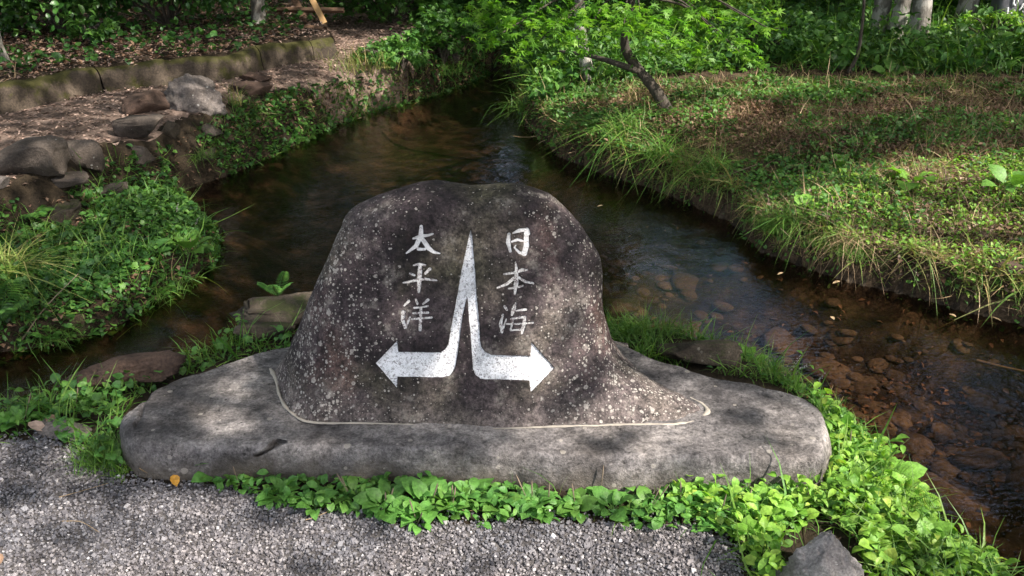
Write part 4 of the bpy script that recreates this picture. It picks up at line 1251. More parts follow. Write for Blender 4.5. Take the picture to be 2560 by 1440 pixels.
pl = [(600, 1225, 5, .045, 'small plantain at the left end of the weed strip below the slab'),
      (700, 1245, 7, .055, 'plantain right of the small leftmost one below the slab'),
      (790, 1262, 7, .055, 'plantain on the gravel edge, left of the largest plant'),
      (880, 1258, 7, .055, 'plantain with rounded leaves just left of the largest plant'),
      (965, 1270, 8, .075, 'left half neighbour of the largest plantain, leaf reaching left'),
      (1075, 1262, 12, .095, 'largest broad-leaved plantain below the middle of the slab'),
      (1130, 1300, 7, .07, 'plantain leaning out over the gravel in front of the largest one'),
      (1045, 1315, 5, .05, 'yellowish small plantain farthest out on the gravel'),
      (1185, 1255, 8, .07, 'plantain on the right side of the largest one'),
      (1245, 1280, 8, .06, 'plantain below the pale lichen spots of the slab'),
      (1330, 1265, 9, .065, 'dense plantain with upright leaves right of the middle'),
      (1370, 1295, 7, .06, 'pale dusty plantain spreading flat on the gravel'),
      (1440, 1285, 7, .055, 'plantain between the dusty one and a bare patch'),
      (1530, 1290, 8, .065, 'plantain with long leaves hanging onto the gravel'),
      (1500, 1250, 5, .045, 'small plantain tucked against the slab right of middle'),
      (1620, 1285, 7, .055, 'bright plantain right of the long-leaved one'),
      (1700, 1290, 8, .06, 'plantain where the weed strip widens to the right'),
      (1780, 1275, 8, .07, 'broad-leaved plant below the right part of the slab'),
      (1850, 1300, 8, .07, 'big-leaved plant left of the lower right granite rock'),
      (1790, 1340, 6, .06, 'plant at the gravel corner near the granite rock'),
      (560, 1200, 4, .07, 'single upright leafy weed against the left front of the slab'),
      (190, 1010, 7, .06, 'leafy plant near the pale flat stone at left'),
      (60, 1070, 7, .07, 'broad-leaved plant at the left gravel edge'),
      (120, 1000, 6, .06, 'leafy weed left of the long reddish rock')]
for i, (a, b, n, s, lb) in enumerate(pl):
    plantain(a, b + (i * 7) % 19 - 4, lb, n + 5, s * 0.88, 100 + i, 'plant' if i % 3 else 'cover')
pl2 = [(2110, 985, 6, .09, 'tall plant with heart leaves at the waterside right of the slab'), (2230, 1085, 6, .07, 'upright leafy plant on the waterside below the heart-leaved one'),
       (2470, 1330, 6, .07, 'spreading plant at the lower right waterline'), (2540, 1410, 6, .08, 'leafy plant cut by the lower right corner'),
       (2180, 1210, 7, .06, 'bright broad plant right of the slab corner'), (2300, 1390, 8, .075, 'bright broad plant right of the granite rock'),
       (2120, 1150, 6, .06, 'leafy plant pressed against the right side of the slab'), (2000, 1275, 7, .06, 'leafy plant above the granite rock')]
for i, (a, b, n, s, lb) in enumerate(pl2):
    plantain(a, b, lb, n, s, 200 + i, 'cover_y', 'broad-leaved plants on the right waterside')
pl3 = [(480, 650, 8, .12, 'dark heart-leaved plant overhanging the water on the left bank', 'cover'), (380, 640, 7, .10, 'dark broad plant left of the overhanging heart-leaved one', 'cover_d'),
       (2275, 470, 7, .14, 'bright star-shaped plant standing on the sunny right bank', 'cover_y'), (2100, 430, 7, .12, 'broad green plant on the upper edge of the sunny patch', 'cover'),
       (2230, 200, 7, .15, 'large-leaved plant in front of the three-stemmed tree', 'cover'), (2010, 540, 6, .09, 'yellow-green leafy plant near the lip of the right bank', 'cover_y'), (2390, 760, 5, .06, 'small pale sprig at the waterline of the right bank', 'cover_y'),
       (2520, 480, 7, .13, 'leafy green plant at the right edge of the sunny bank', 'cover'), (1620, 85, 7, .25, 'pale round-leaved plant under the maple', 'cover_y')]
for i, (a, b, n, s, lb, m_) in enumerate(pl3):
    plantain(a, b, lb, n, s, 300 + i, m_, 'broad-leaved plants on the banks')

def tuft(px, py, label, n, L, mat='grass', bend=1.0, wd=0.012, spread=0.03, seed=0, pitch=-0.45, ps=0.3, name='grass_tuft', z=None, group='grass tufts by the stream'):
    g = rooted_at(px, py) if z is None else at_z(px, py, z)
    global rng
    keep = rng; rng = np.random.default_rng(seed)
    yaw = rng.uniform(0, 2 * np.pi, n)
    P = g + np.stack([rng.normal(0, spread, n), rng.normal(0, spread, n), np.zeros(n)], -1)
    v, f = place([t_blade(wd, bend, 6), t_blade(wd, bend * 1.4, 6), t_blade(wd * 0.8, bend * 0.6, 6)], P, rot(yaw, rng.normal(pitch, ps, n), rng.normal(0, 0.2, n)), rng.uniform(0.55, 1.1, n) * L)
    rng = keep
    return tag(mesh_obj(name, v, f, M[mat]), label, 'grass', group)
tuft(1560, 335, 'large arching sedge hanging over the right bank above the dark water', 260, 0.42, 'grass', 1.3, 0.010, 0.06, 1)
tuft(1660, 395, 'thinner arching sedge right of the large one on the dark bank', 160, 0.36, 'grass', 1.3, 0.010, 0.06, 2)
tuft(1780, 430, 'drooping sedge on the lip above the brown shallows', 150, 0.32, 'grass', 1.2, 0.010, 0.06, 3)
tuft(20, 690, 'bright fountain of fine sedge at the left picture edge', 300, 0.36, 'grass_lit', 1.3, 0.008, 0.05, 4)
tuft(258, 1170, 'dense green grass tuft against the left end of the slab', 320, 0.115, 'grass', 0.5, 0.014, 0.03, 5, -0.25)
tuft(300, 1190, 'short yellow-green tuft at the slab corner on the gravel', 90, 0.05, 'cover_y', 0.7, 0.02, 0.02, 6)
tuft(2130, 600, 'dry straw tuft hanging over the right bank', 200, 0.20, 'straw', 1.4, 0.010, 0.05, 7, -0.8)
tuft(1990, 560, 'green grass tuft at the bend of the right bank', 160, 0.20, 'grass', 1.2, 0.012, 0.06, 8)
tuft(2300, 640, 'long-bladed pale grass tuft drooping to the shallow water', 120, 0.22, 'grass_mix', 1.3, 0.012, 0.05, 9, -0.7)
tuft(1650, 800, 'bright upright grass tuft behind the boulder on the right', 180, 0.11, 'grass', 0.6, 0.016, 0.04, 10, -0.2)
tuft(1590, 780, 'low waterside grass tuft just right of the boulder', 170, 0.10, 'grass', 0.7, 0.014, 0.04, 30, -0.2)
tuft(1725, 800, 'waterside grass tuft above the mossy stone', 170, 0.09, 'grass', 0.7, 0.014, 0.04, 31, -0.2)
tuft(1800, 825, 'thin grass tuft at the upper right edge of the mossy stone', 170, 0.09, 'grass', 0.7, 0.014, 0.04, 32, -0.2)
tuft(1865, 865, 'grass tuft at the right tip of the mossy stone', 190, 0.10, 'grass', 0.7, 0.014, 0.04, 33, -0.2)
tuft(1955, 915, 'dark green grass tuft leaning over the right water', 200, 0.11, 'grass', 0.8, 0.014, 0.05, 34, -0.3)
tuft(2060, 980, 'bright grass tuft beside the heart-leaved plant', 200, 0.11, 'grass_lit', 0.8, 0.014, 0.05, 35, -0.3)
tuft(2140, 1040, 'fine grass tuft at the waterline right of the slab', 180, 0.10, 'grass_lit', 0.8, 0.014, 0.05, 36, -0.3)
tuft(1690, 905, 'bent grass blades on the mossy stone behind the slab', 60, 0.12, 'grass', 1.0, 0.018, 0.02, 11, -0.35)
tuft(1900, 905, 'spiky waterside grass with long stalks right of the mossy stone', 150, 0.13, 'grass', 0.5, 0.012, 0.05, 12, -0.3)
tuft(2000, 965, 'waterside grass at the back corner of the slab', 150, 0.11, 'grass', 0.9, 0.014, 0.05, 13)
tuft(500, 430, 'green grass tuft on the left bank above the low rock', 160, 0.16, 'grass', 0.9, 0.014, 0.05, 14)
tuft(590, 275, 'thin pale grass tuft right of the large pale boulder', 60, 0.28, 'grass_mix', 0.6, 0.010, 0.02, 15, -0.2)
tuft(1120, 195, 'bright grass fringe on the far left bank under the branches', 160, 0.3, 'grass', 0.9, 0.014, 0.12, 16)
tuft(900, 225, 'brownish reed clump at the far left waterline', 260, 0.28, 'grass_mix', 0.6, 0.012, 0.16, 17, -0.2)
tuft(1980, 1280, 'grass tuft above the granite rock', 140, 0.08, 'grass', 0.9, 0.014, 0.03, 18)
tuft(1900, 1440, 'grass tuft left of the granite rock', 140, 0.08, 'grass', 0.9, 0.014, 0.03, 19)
tuft(60, 250, 'dry arching grass leaning from the kerb wall at left', 12, 0.3, 'straw', 1.2, 0.016, 0.03, 20, -0.6)
tuft(170, 905, 'weedy grass at the left water edge', 160, 0.14, 'grass', 0.8, 0.014, 0.06, 21)
tuft(500, 820, 'grass with dry stalks on the waterside left of the monument', 150, 0.14, 'grass', 0.8, 0.014, 0.05, 22)
tuft(1310, 300, 'hanging grass on the dark corner of the right bank', 120, 0.3, 'grass', 1.2, 0.012, 0.08, 23, -0.6)

def fern(px, py, label, nfr, L, mat, seed=0, z=None, upright=0.9):
    g = rooted_at(px, py) if z is None else at_z(px, py, z)
    root = empty('fern', g, label, 'fern', 'ferns by the stream')
    r = np.random.default_rng(seed)
    for k in range(nfr):
        yaw = 2 * np.pi * (k + r.uniform(-.3, .3)) / nfr
        Lk = L * r.uniform(0.75, 1.1)
        n = 16
        t = np.linspace(0.12, 1, n)
        spine = np.stack([np.zeros(n), Lk * t * 0.8, Lk * (upright * t - 0.65 * t * t)], -1)
        leaflets = []
        dm = t_diamond(0.14, 0.05)
        for i in range(n):
            w_ = Lk * 0.36 * math.sin(math.pi * min(1, 0.18 + 0.82 * (1 - t[i])) ) ** 0.8 * (1 - 0.25 * t[i]) + 0.004
            for s_ in (-1, 1):
                R = rot(np.array([-s_ * 1.25]), np.array([-0.15]), np.array([0.0]))[0]
                leaflets.append(((dm[0] * w_) @ R.T + spine[i], dm[1]))
        sv, sf = tube(np.vstack([[0, 0, 0], spine]), np.linspace(0.0022, 0.0006, n + 1), 4)
        sfT = np.vstack([sf[:, [0, 1, 2]], sf[:, [0, 2, 3]]])
        V0, F0 = join(leaflets + [(sv, sfT)])
        Ry = rot(np.array([yaw]), np.array([0.0]), np.array([0.0]))[0]
        mesh_obj('frond', V0 @ Ry.T + g, np.vstack(F0), M[mat], root)
    return root
fern(15, 860, 'green fern frond at the left picture edge beside the sedge', 5, 0.20, 'cover', 1, upright=1.3)
fern(695, 742, 'small bright fern on the mossy rock left of the boulder', 4, 0.12, 'plant', 2, upright=1.5, z=0.02)
fern(2250, 1270, 'lime-green fern in the sunny weeds right of the slab', 7, 0.13, 'cover_y', 3)
fern(2170, 1130, 'narrow fern beside the right end of the slab', 5, 0.10, 'cover_y', 4)
fern(90, 560, 'low fern among the round leaves of the left bank', 6, 0.15, 'cover', 5)

def sprig(px, py, label, pts_off, mat='cover_y', seed=0, leaf=0.03, nleaf=7, flower=False, cat='plant'):
    g = rooted_at(px, py)
    r = np.random.default_rng(seed)
    root = empty('wild_flower' if flower else 'sapling_sprig', g, label, cat)
    pth = spline([g] + [g + np.array(q) for q in pts_off], 14)
    v, f = tube(pth, np.linspace(0.002, 0.0008, 14), 5)
    mesh_obj('stem', v, f, M['stem'], root)
    tv, tf = t_oval(0.24)
    if nleaf:
        idx = np.linspace(4, 13, nleaf).astype(int)
        for q in idx:
            R = rot(np.array([r.uniform(0, 6.28)]), np.array([r.uniform(-.2, .5)]), np.array([0.0]))[0]
            mesh_obj('leaf', (tv * leaf * r.uniform(.7, 1.2)) @ R.T + pth[q], tf, M[mat], root)
    if flower:
        parts = []
        for q in np.linspace(7, 13, 18):
            c_ = pth[min(13, int(q))] + r.normal(0, 0.003, 3)
            parts.append((ICO3[0] * 0.0018 + c_, ICO3[1]))
        V0, F0 = join(parts)
        mesh_obj('blossom', V0, np.vstack(F0), M['petal'], root)
    return root
sprig(2400, 1310, 'leaning sprig with pointed leaves over the lower right water', [(0.04, 0.03, 0.06), (0.10, 0.06, 0.10)], 'cover_y', 1, 0.045, 8)
sprig(2180, 1050, 'upper spike of pinkish white blossoms over the right water', [(0.02, 0.03, 0.07), (0.06, 0.05, 0.13)], seed=2, nleaf=2, flower=True, cat='flower')
sprig(2215, 1090, 'lower spike of white blossoms leaning right over the water', [(0.03, 0.03, 0.06), (0.08, 0.04, 0.09)], seed=3, nleaf=2, flower=True, cat='flower')
sprig(2255, 1150, 'blossom stalk standing with a yellow base at the waterside', [(0.01, 0.02, 0.06), (0.04, 0.03, 0.12)], seed=4, nleaf=2, flower=True, cat='flower')
sprig(440, 560, 'white-flowered weed at the tip of the left bank', [(0.01, 0.02, 0.05), (0.02, 0.03, 0.10)], 'cover', 5, 0.04, 5, flower=True, cat='flower')
sprig(485, 585, 'second small white flower right of the first on the left bank tip', [(0.01, 0.02, 0.04), (0.03, 0.03, 0.07)], 'cover', 6, 0.03, 4, flower=True, cat='flower')
sprig(470, 800, 'leafy sprig standing in front of the dark water left of the monument', [(0.0, 0.02, 0.06), (0.01, 0.02, 0.10)], 'cover', 7, 0.05, 8)

# small fallen things
def fallen(px, py, size, mat, label, yaw=0, curl=0.3, z=None, name='fallen_leaf', template=None, group='fallen leaves', pitch=0.1):
    g = rooted_at(px, py) if z is None else at_z(px, py, z)
    tv, tf = template or t_oval(0.4, 0.22 * curl * 3, -curl)
    R = rot(np.array([yaw]), np.array([pitch]), np.array([0.1]))[0]
    V0 = ((tv - [0, 0.5, 0]) * size) @ R.T + g + np.array([0, 0, 0.012])
    tag(mesh_obj(name, V0, tf, M[mat]), label, 'leaf', group)
fallen(442, 1228, 0.036, 'orange', 'bright orange and yellow leaf on the gravel below the slab', 0.6, 0.4)
fallen(370, 1208, 0.045, 'straw', 'pale withered leaf at the left front corner of the slab', 1.4)
fallen(95, 1085, 0.06, 'litter_path', 'curled pinkish dead leaf by the pale flat stone', 1.3, 0.2)
fallen(135, 1078, 0.04, 'litter', 'brown dead leaf on the pale flat stone', 0.3)
fallen(4, 1425, 0.035, 'litter', 'dark red leaf at the lower left picture corner', 0.3)
fallen(1870, 1350, 0.05, 'litter', 'red-brown dead leaf beside the gravel near the granite rock', 0.5)
fallen(1870, 1385, 0.05, 'straw', 'crumpled tan leaf left of the granite rock', 2.0)
fallen(520, 1228, 0.04, 'cover', 'grey-green limp leaf on the gravel by the single weed', 2.0)
for i, (a, b, s) in enumerate([(2080, 802, .05), (1840, 562, .07), (2090, 712, .05), (1950, 690, .04), (2380, 795, .045), (900, 300, .05), (2490, 805, .05), (1500, 520, .04)]):
    fallen(a, b, s, 'straw', ['narrow pale leaf floating left of the sky reflections patch', 'thin leaf floating where the brown shallows meet the dark water', 'yellow leaf drifting below the dry straw tuft', 'small leaf drifting under the right bank', 'pale leaf floating near the small sprig', 'leaf floating on the far stream', 'leaf floating at the right picture edge', 'tiny leaf floating behind the boulder'][i], rng.uniform(0, 6), 0.05, z=WZ - 0.006, template=t_oval(0.18, 0.02, 0.0), group='leaves floating on the stream', name='floating_leaf', pitch=0.0)

def twig(px, py, pts_off, label, r0=0.0025, mat='twig', z=None, name='twig'):
    g = rooted_at(px, py) if z is None else at_z(px, py, z)
    p = spline([g + [0, 0, 0.008]] + [g + np.array(q) for q in pts_off], 10)
    v, f = tube(p, np.linspace(r0, r0 * 0.5, 10), 5)
    tag(mesh_obj(name, v, f, M[mat]), label, 'twig')
twig(155, 1268, [(0.05, 0.02, 0.012), (0.12, 0.06, 0.012)], 'thin straw lying on the left gravel', 0.0012, 'straw')
twig(160, 1320, [(0.06, -0.01, 0.014), (0.13, -0.05, 0.012)], 'thin bent stalk on the gravel nearer the camera', 0.0012, 'straw')
twig(765, 1310, [(0.03, 0.01, 0.012), (0.07, 0.04, 0.012)], 'thin straw on the gravel below the plantains', 0.0014, 'straw')
twig(1140, 1298, [(0.05, -0.01, 0.012), (0.13, 0.0, 0.012)], 'curved stalk below the largest plantain', 0.0014, 'straw')
twig(1905, 500, [(0.0, -0.1, 0.05), (-0.01, -0.25, -0.15)], 'bare forked twig hanging from the right bank into the water', 0.004)
twig(1915, 500, [(0.05, -0.15, 0.0), (0.35, -0.35, -0.25)], 'long bent twig curving from the right bank along the water', 0.004)
twig(1760, 530, [(0.1, 0.05, 0.05), (0.3, 0.08, 0.12)], 'pale twig lying over the dark water near the right bank', 0.004)
twig(60, 930, [(0.08, 0.1, 0.12), (0.18, 0.25, 0.22)], 'bare forked branch sticking out of the left bank over the water', 0.004)
twig(2440, 905, [(0.12, -0.08, 0.01), (0.35, -0.2, 0.02)], 'dark stick lying in the shallow right branch', 0.008, z=-0.22)
twig(545, 790, [(0.0, 0.02, 0.08), (0.02, 0.03, 0.16)], 'dry seed stalk standing by the water left of the monument', 0.002, 'straw')
twig(530, 800, [(-0.01, 0.02, 0.06), (-0.03, 0.03, 0.12)], 'second dry stalk leaning left by the water', 0.002, 'straw')
twig(1905, 905, [(0.06, 0.05, 0.06), (0.12, 0.1, 0.12)], 'long dry grass stalk leaning over the right water', 0.0015, 'straw')
twig(1830, 880, [(0.03, 0.05, 0.08), (0.06, 0.08, 0.14)], 'upright dry grass stalk behind the slab', 0.0015, 'straw')
twig(2290, 1190, [(0.01, 0.02, 0.05), (0.03, 0.04, 0.10)], 'reddish stalk standing at the lower right waterside', 0.0015, 'straw')
twig(2320, 1215, [(0.01, 0.02, 0.05), (0.035, 0.04, 0.10)], 'second reddish stalk right beside the first', 0.0015, 'straw')
twig(2040, 285, [(0.2, -0.1, 0.03), (0.5, -0.15, 0.03)], 'dead branch lying on the brown patch of the right bank', 0.01)

# ------------------------------------------------------------------ trees
def leafcloud(centres, nper, sigma, size, temps, flat=1.0, droop=0.3, tilt=0.45):
    centres = np.asarray(centres, float)
    n = len(centres) * nper
    c = np.repeat(centres, nper, 0)
    P = c + rng.normal(0, 1, (n, 3)) * np.array([sigma, sigma, sigma * flat])
    P = P[((P[:, 2] < 1.6) | shade_keep(P)) & ((P[:, 2] < 0.9) | sky_gap(P))]; n = len(P)
    R = rot(rng.uniform(0, 6.28, n), rng.normal(-droop, tilt, n), rng.normal(0, tilt, n))
    return place(temps, P, R, rng.uniform(0.65, 1.25, n) * size)

def tree(name, label, path, radii, mat, crown, crown_mat, cat='tree', limbs=(), group=None, seg=14, rough=0.25):
    base = path[0]
    root = empty(name, base, label, cat, group)
    p = spline(path, max(12, 6 * len(path)))
    rr = np.interp(np.linspace(0, 1, len(p)), np.linspace(0, 1, len(radii)), radii)
    parts = [tube(p, rr, seg, rough, 3)]
    for (pts, r0, r1) in limbs:
        q = spline(pts, 10)
        parts.append(tube(q, np.linspace(r0, r1, 10), 7, 0.2, 4))
    V0, F0 = join(parts)
    mesh_obj('trunk', V0, np.vstack(F0), M[mat], root)
    if crown is not None:
        mesh_obj('crown', crown[0], crown[1], M[crown_mat], root)
    return root

lit_areas = [  # ground areas (image outline, share of leaves removed) that the sun reaches
    ([(1800, 600), (1900, 430), (2250, 350), (2900, 350), (3100, 850), (2300, 770), (1950, 690)], 0.99),
    ([(1700, 1250), (2040, 1000), (2130, 960), (2600, 1350), (2700, 1600), (1900, 1600), (1900, 1350)], 0.985),
    ([(760, 120), (930, 85), (1090, 110), (1000, 170), (800, 175)], 0.97),
    ([(-200, 1200), (350, 1210), (1100, 1300), (1850, 1350), (1900, 1600), (-200, 1600)], 0.95),
    ([(1500, 940), (1800, 950), (2050, 1000), (2050, 1250), (1200, 1230), (1300, 1050)], 0.80),
    ([(1900, 760), (2560, 820), (2700, 1300), (2500, 1350), (2150, 950)], 0.95),
    ([(-500, 250), (600, 130), (1050, 90), (1150, 150), (800, 250), (560, 370), (470, 560), (300, 800), (-300, 950)], 0.45),
    ([(1000, 1170), (2060, 1190), (1900, 1340), (1000, 1320)], 0.93),
    ([(560, 1180), (1000, 1170), (1000, 1300), (700, 1290)], 0.6),
    ([(1200, 760), (1350, 760), (1400, 960), (1180, 980)], 0.5),
    ([(2350, 60), (2600, 60), (2600, 110), (2350, 110)], 0.9),
]
lit_circles = [(4.6, 9.6, 1.3, .85), (6.6, 9.4, 1.0, .85), (-0.3, 7.4, 0.9, .95), (-0.27, 2.40, 0.14, 0.97), (0.31, 2.27, 0.16, 0.97), (-0.50, 2.56, 0.06, 0.95), (-0.5, 5.7, 0.5, 0.98), (0.2, 5.9, 0.9, 0.985), (1.0, 6.7, 0.8, 0.95), (1.9, 7.4, 0.6, 0.9), (-0.3, 6.6, 0.8, .95), (0.9, 8.2, 0.9, .95)]
def shade_keep(P):
    """drop leaf clusters of the canopy whose shadow would fall on the sunlit patches"""
    drop = np.zeros(len(P))
    for i_, (poly, pr) in enumerate(lit_areas):
        h0 = {0: 0.28, 2: 0.26, 4: 0.12, 5: -0.2}.get(i_, 0.03)
        s_ = (P[:, 2] - h0) / SUN[2]
        gx = P[:, 0] - SUN[0] * s_; gy = P[:, 1] - SUN[1] * s_
        u, v, _ = to_px(np.stack([gx, gy, np.full_like(gx, h0)], -1))
        drop = np.maximum(drop, np.where((gy > 0.9) & inside(poly, u, v), pr, 0))
    s_ = P[:, 2] / SUN[2]
    gx = P[:, 0] - SUN[0] * s_; gy = P[:, 1] - SUN[1] * s_
    for x_, y_, r_, pr in lit_circles:
        drop = np.maximum(drop, np.where(np.hypot(gx - x_, gy - y_) < r_, pr, 0))
    edge = ((gy < 0.9) | (gx < -7) | (gx > 7)) 
    return rng.uniform(0, 1, len(P)) > drop


def sky_gap(P):
    """keep clear the opening in the crowns that the stream mirrors"""
    q = P - np.array([1.2, 3.6, WZ])
    az = np.degrees(np.arctan2(q[:, 0], q[:, 1])); el = np.degrees(np.arctan2(q[:, 2], np.hypot(q[:, 0], q[:, 1])))
    d = np.hypot((az - 17) / 10.5, (el - 25.5) / 8.5) + 0.35 * vnoise(np.stack([az, el], -1), 0.25, 5, 2)
    q2 = P - np.array([2.2, 2.6, WZ])
    az2 = np.degrees(np.arctan2(q2[:, 0], q2[:, 1])); el2 = np.degrees(np.arctan2(q2[:, 2], np.hypot(q2[:, 0], q2[:, 1])))
    d2 = np.hypot((az2 - 30) / 6, (el2 - 31) / 4.5)
    q3 = P - np.array([0.02, 4.6, WZ])
    az3 = np.degrees(np.arctan2(q3[:, 0], q3[:, 1])); el3 = np.degrees(np.arctan2(q3[:, 2], np.hypot(q3[:, 0], q3[:, 1])))
    return (d > 1) & (d2 > 1) & ~((np.abs(az3) < 1.3) & (el3 > 12) & (el3 < 19) & (q3[:, 1] > 0.3))


MP = t_maple()
def sprays(specs, per, size, spread=0.25, temps=None):
    """flat, slightly drooping layers of leaves: spec = (x, y, z, radius)"""
    Vs = []
    P, = [np.empty((0, 3))]
    for (x, y, z, r_, dz) in specs:
        n = int(per * r_ * r_)
        a = rng.uniform(0, 6.28, n); rr = r_ * np.sqrt(rng.uniform(0, 1, n)) * (0.75 + 0.35 * np.sin(3 * a + x * 9) * np.cos(2 * a + y))
        q = np.stack([x + rr * np.cos(a), y + rr * np.sin(a), z + dz * (rr / r_) ** 2 + rng.normal(0, 0.03, n)], -1)
        P = np.vstack([P, q])
    P = P[((P[:, 2] < 1.3) | shade_keep(P)) & ((P[:, 2] < 1.0) | sky_gap(P))]
    n = len(P)
    R = rot(rng.uniform(0, 6.28, n), rng.normal(-0.35, 0.35, n), rng.normal(0, 0.35, n))
    return place(temps or [MP], P, R, rng.uniform(0.7, 1.2, n) * size)

# leaning maple over the stream
b = ground_at(1692, 290)
yb_ = b[1]
mp_path = [b - [0, 0, 0.1], at_y(1645, 235, yb_ + 0.1), at_y(1600, 178, yb_ + 0.15), at_y(1562, 115, yb_ + 0.1), at_y(1572, 40, yb_ + 0.05), at_y(1590, -120, yb_), at_y(1560, -400, yb_ + 0.1), at_y(1540, -700, yb_ + 0.2)]
spec = []
def spray_at(px, py, y, r, dz=-0.08):
    q = at_y(px, py, y); spec.append((q[0], q[1], q[2], r, dz))
for a, b_, y_, r_ in [(1250, 85, 5.0, .26), (1330, 30, 5.1, .3), (1420, 45, 5.2, .3), (1500, 20, 5.3, .34), (1380, 80, 5.6, .25), (1480, 90, 5.9, .28), (1600, 30, 5.6, .3),
                      (1680, 50, 6.0, .34), (1750, 30, 6.1, .34), (1700, 110, 6.4, .32), (1800, 90, 6.5, .34), (1640, 130, 6.3, .22), (1860, 40, 6.3, .3), (1940, 20, 5.9, .14), (1920, 70, 5.6, .14), (1760, 150, 6.7, .28), (1850, 130, 6.7, .25),
                      (1280, -40, 5.2, .4), (1450, -60, 5.4, .45), (1650, -60, 5.8, .45), (1850, -70, 6.1, .45), (1200, 10, 5.6, .28), (1550, 150, 6.6, .2), (1300, 130, 5.9, .2), (1560, 60, 5.5, .3), (1640, 90, 5.9, .25), (1450, 110, 6.0, .22), (1230, 40, 5.3, .28), (1350, 100, 5.5, .2)]:
    spray_at(a, b_, y_, r_)
spec_low = list(spec)
for k in range(26):
    spec.append((rng.uniform(-0.6, 2.2), rng.uniform(4.8, 7.6), rng.uniform(1.9, 3.6), rng.uniform(.35, .6), -0.1))
lim = []
for s_ in spec_low[::2]:
    j = 4 if s_[2] < 1.3 else 5
    st = np.array(mp_path[j]) + [0, 0, 0.15]
    en = np.array(s_[:3])
    lim.append(([st, (st + en) / 2 + [0, 0, 0.12], en], 0.014, 0.003))
tree('maple_tree', 'maple with dark leaning trunk and bright star leaves over the stream', mp_path, [0.052, 0.045, 0.04, 0.034, 0.030, 0.025, 0.018, 0.01], 'bark',
     sprays(spec, 620, 0.052), 'maple', limbs=lim + [([mp_path[2], at_y(1560, 165, yb_ + .1), at_y(1480, 140, yb_ + .3), at_y(1400, 128, yb_ + .6)], 0.03, 0.012)], group='trees beyond the stream')
# pale slim trunk left of it
b = ground_at(1478, 205)
sp2 = [tuple(at_y(px_, py_, y_)) + (r_, -0.1) for px_, py_, y_, r_ in [(1420, -30, b[1], .5), (1520, -60, b[1] + .4, .5), (1380, 40, b[1] + .4, .4), (1300, 60, b[1] + .8, .4), (1450, -150, b[1], .7), (1340, 120, b[1] + .2, .25)]]
tree('slim_tree', 'slim pale-footed tree standing left of the leaning maple', [b - [0, 0, .1], at_y(1466, 160, b[1]), at_y(1455, 100, b[1]), at_y(1448, 20, b[1]), at_y(1446, -150, b[1]), at_y(1430, -500, b[1])], [0.085, 0.06, 0.052, 0.048, 0.04, 0.02], 'bark_pale',
     sprays(sp2, 260, 0.06), 'maple_d', group='trees beyond the stream')
# three stemmed tree: three trunks from one foot
def simple_tree(px, py, px_top, wpx, label, mat, crown_seed, h=7.5, name='forest_tree', crown_r=2.0, nleaf=2600, leafs=0.13, dy=0.0, crown_mat='canopy', zc=None, y=None, group='trees beyond the stream'):
    g = rooted_at(px, py) if y is None else at_y(px, py, y)
    if y is not None: g[2] = float(terrain(g[0], g[1]))
    t = g[1] * cp - (g[2] - CAMZ) * sp
    r0 = wpx / 2 / F * t
    topx = (px_top - px) / F * t
    path = [g - [0, 0, .15], g + [topx * 0.35, 0, 0.6], g + [topx, 0.05, 1.8], g + [topx * 1.8 + 0.1, 0.1, 4.0], g + [topx * 2.2, 0.1, h]]
    cen = []
    for k in range(26):
        a = rng.uniform(0, 6.28); rr = crown_r * math.sqrt(rng.uniform(0.05, 1)); zz = rng.uniform(2.6 if zc is None else zc, h)
        cen.append(path[-1] * [1, 1, 0] + [rr * math.cos(a), rr * math.sin(a), zz + g[2]])
    lim = [([path[3] * [1, 1, 0] + [0, 0, max(2.2, c_[2] - 1.0)], (path[3] * [1, 1, 0] + [0, 0, max(2.2, c_[2] - .6)] + c_) / 2, c_], 0.035, 0.01) for c_ in cen[:12]]
    return tree(name, label, path, [r0 * 1.25, r0, r0 * .92, r0 * .7, r0 * .3], mat, leafcloud(cen, nleaf // 26, 0.42, leafs, [t_diamond(0.3)], 0.6), crown_mat, limbs=lim, group=group)
simple_tree(2188, 100, 2195, 38, 'left stem of the three grey trunks on the right', 'bark_pale', 1)
simple_tree(2228, 112, 2262, 36, 'middle leaning stem of the three grey trunks on the right', 'bark_pale', 2)
simple_tree(2292, 120, 2262, 44, 'right and thickest of the three grey trunks on the right', 'bark_pale', 3)
simple_tree(2400, 80, 2420, 44, 'grey trunk between the three trunks and the dark stone tablet', 'bark_pale', 4)
simple_tree(-18, 160, -30, 66, 'thick trunk cut by the left picture edge', 'bark_pale', 5, group='trees on the left terrace')
simple_tree(645, 62, 690, 30, 'slanting pale trunk right of the glossy shrub', 'bark_pale', 6, group='trees on the left terrace')
b = ground_at(2120, 190)
tree('young_tree', 'thin bending sapling in front of the three grey trunks', [b, at_y(2142, 140, b[1]), at_y(2152, 90, b[1]), at_y(2160, -10, b[1]), at_y(2150, -150, b[1])], [0.022, 0.016, 0.014, 0.012, 0.006], 'bark', sprays([tuple(at_y(2140, -120, b[1])) + (.4, -.1)], 200, 0.06), 'maple_d', group='trees beyond the stream')

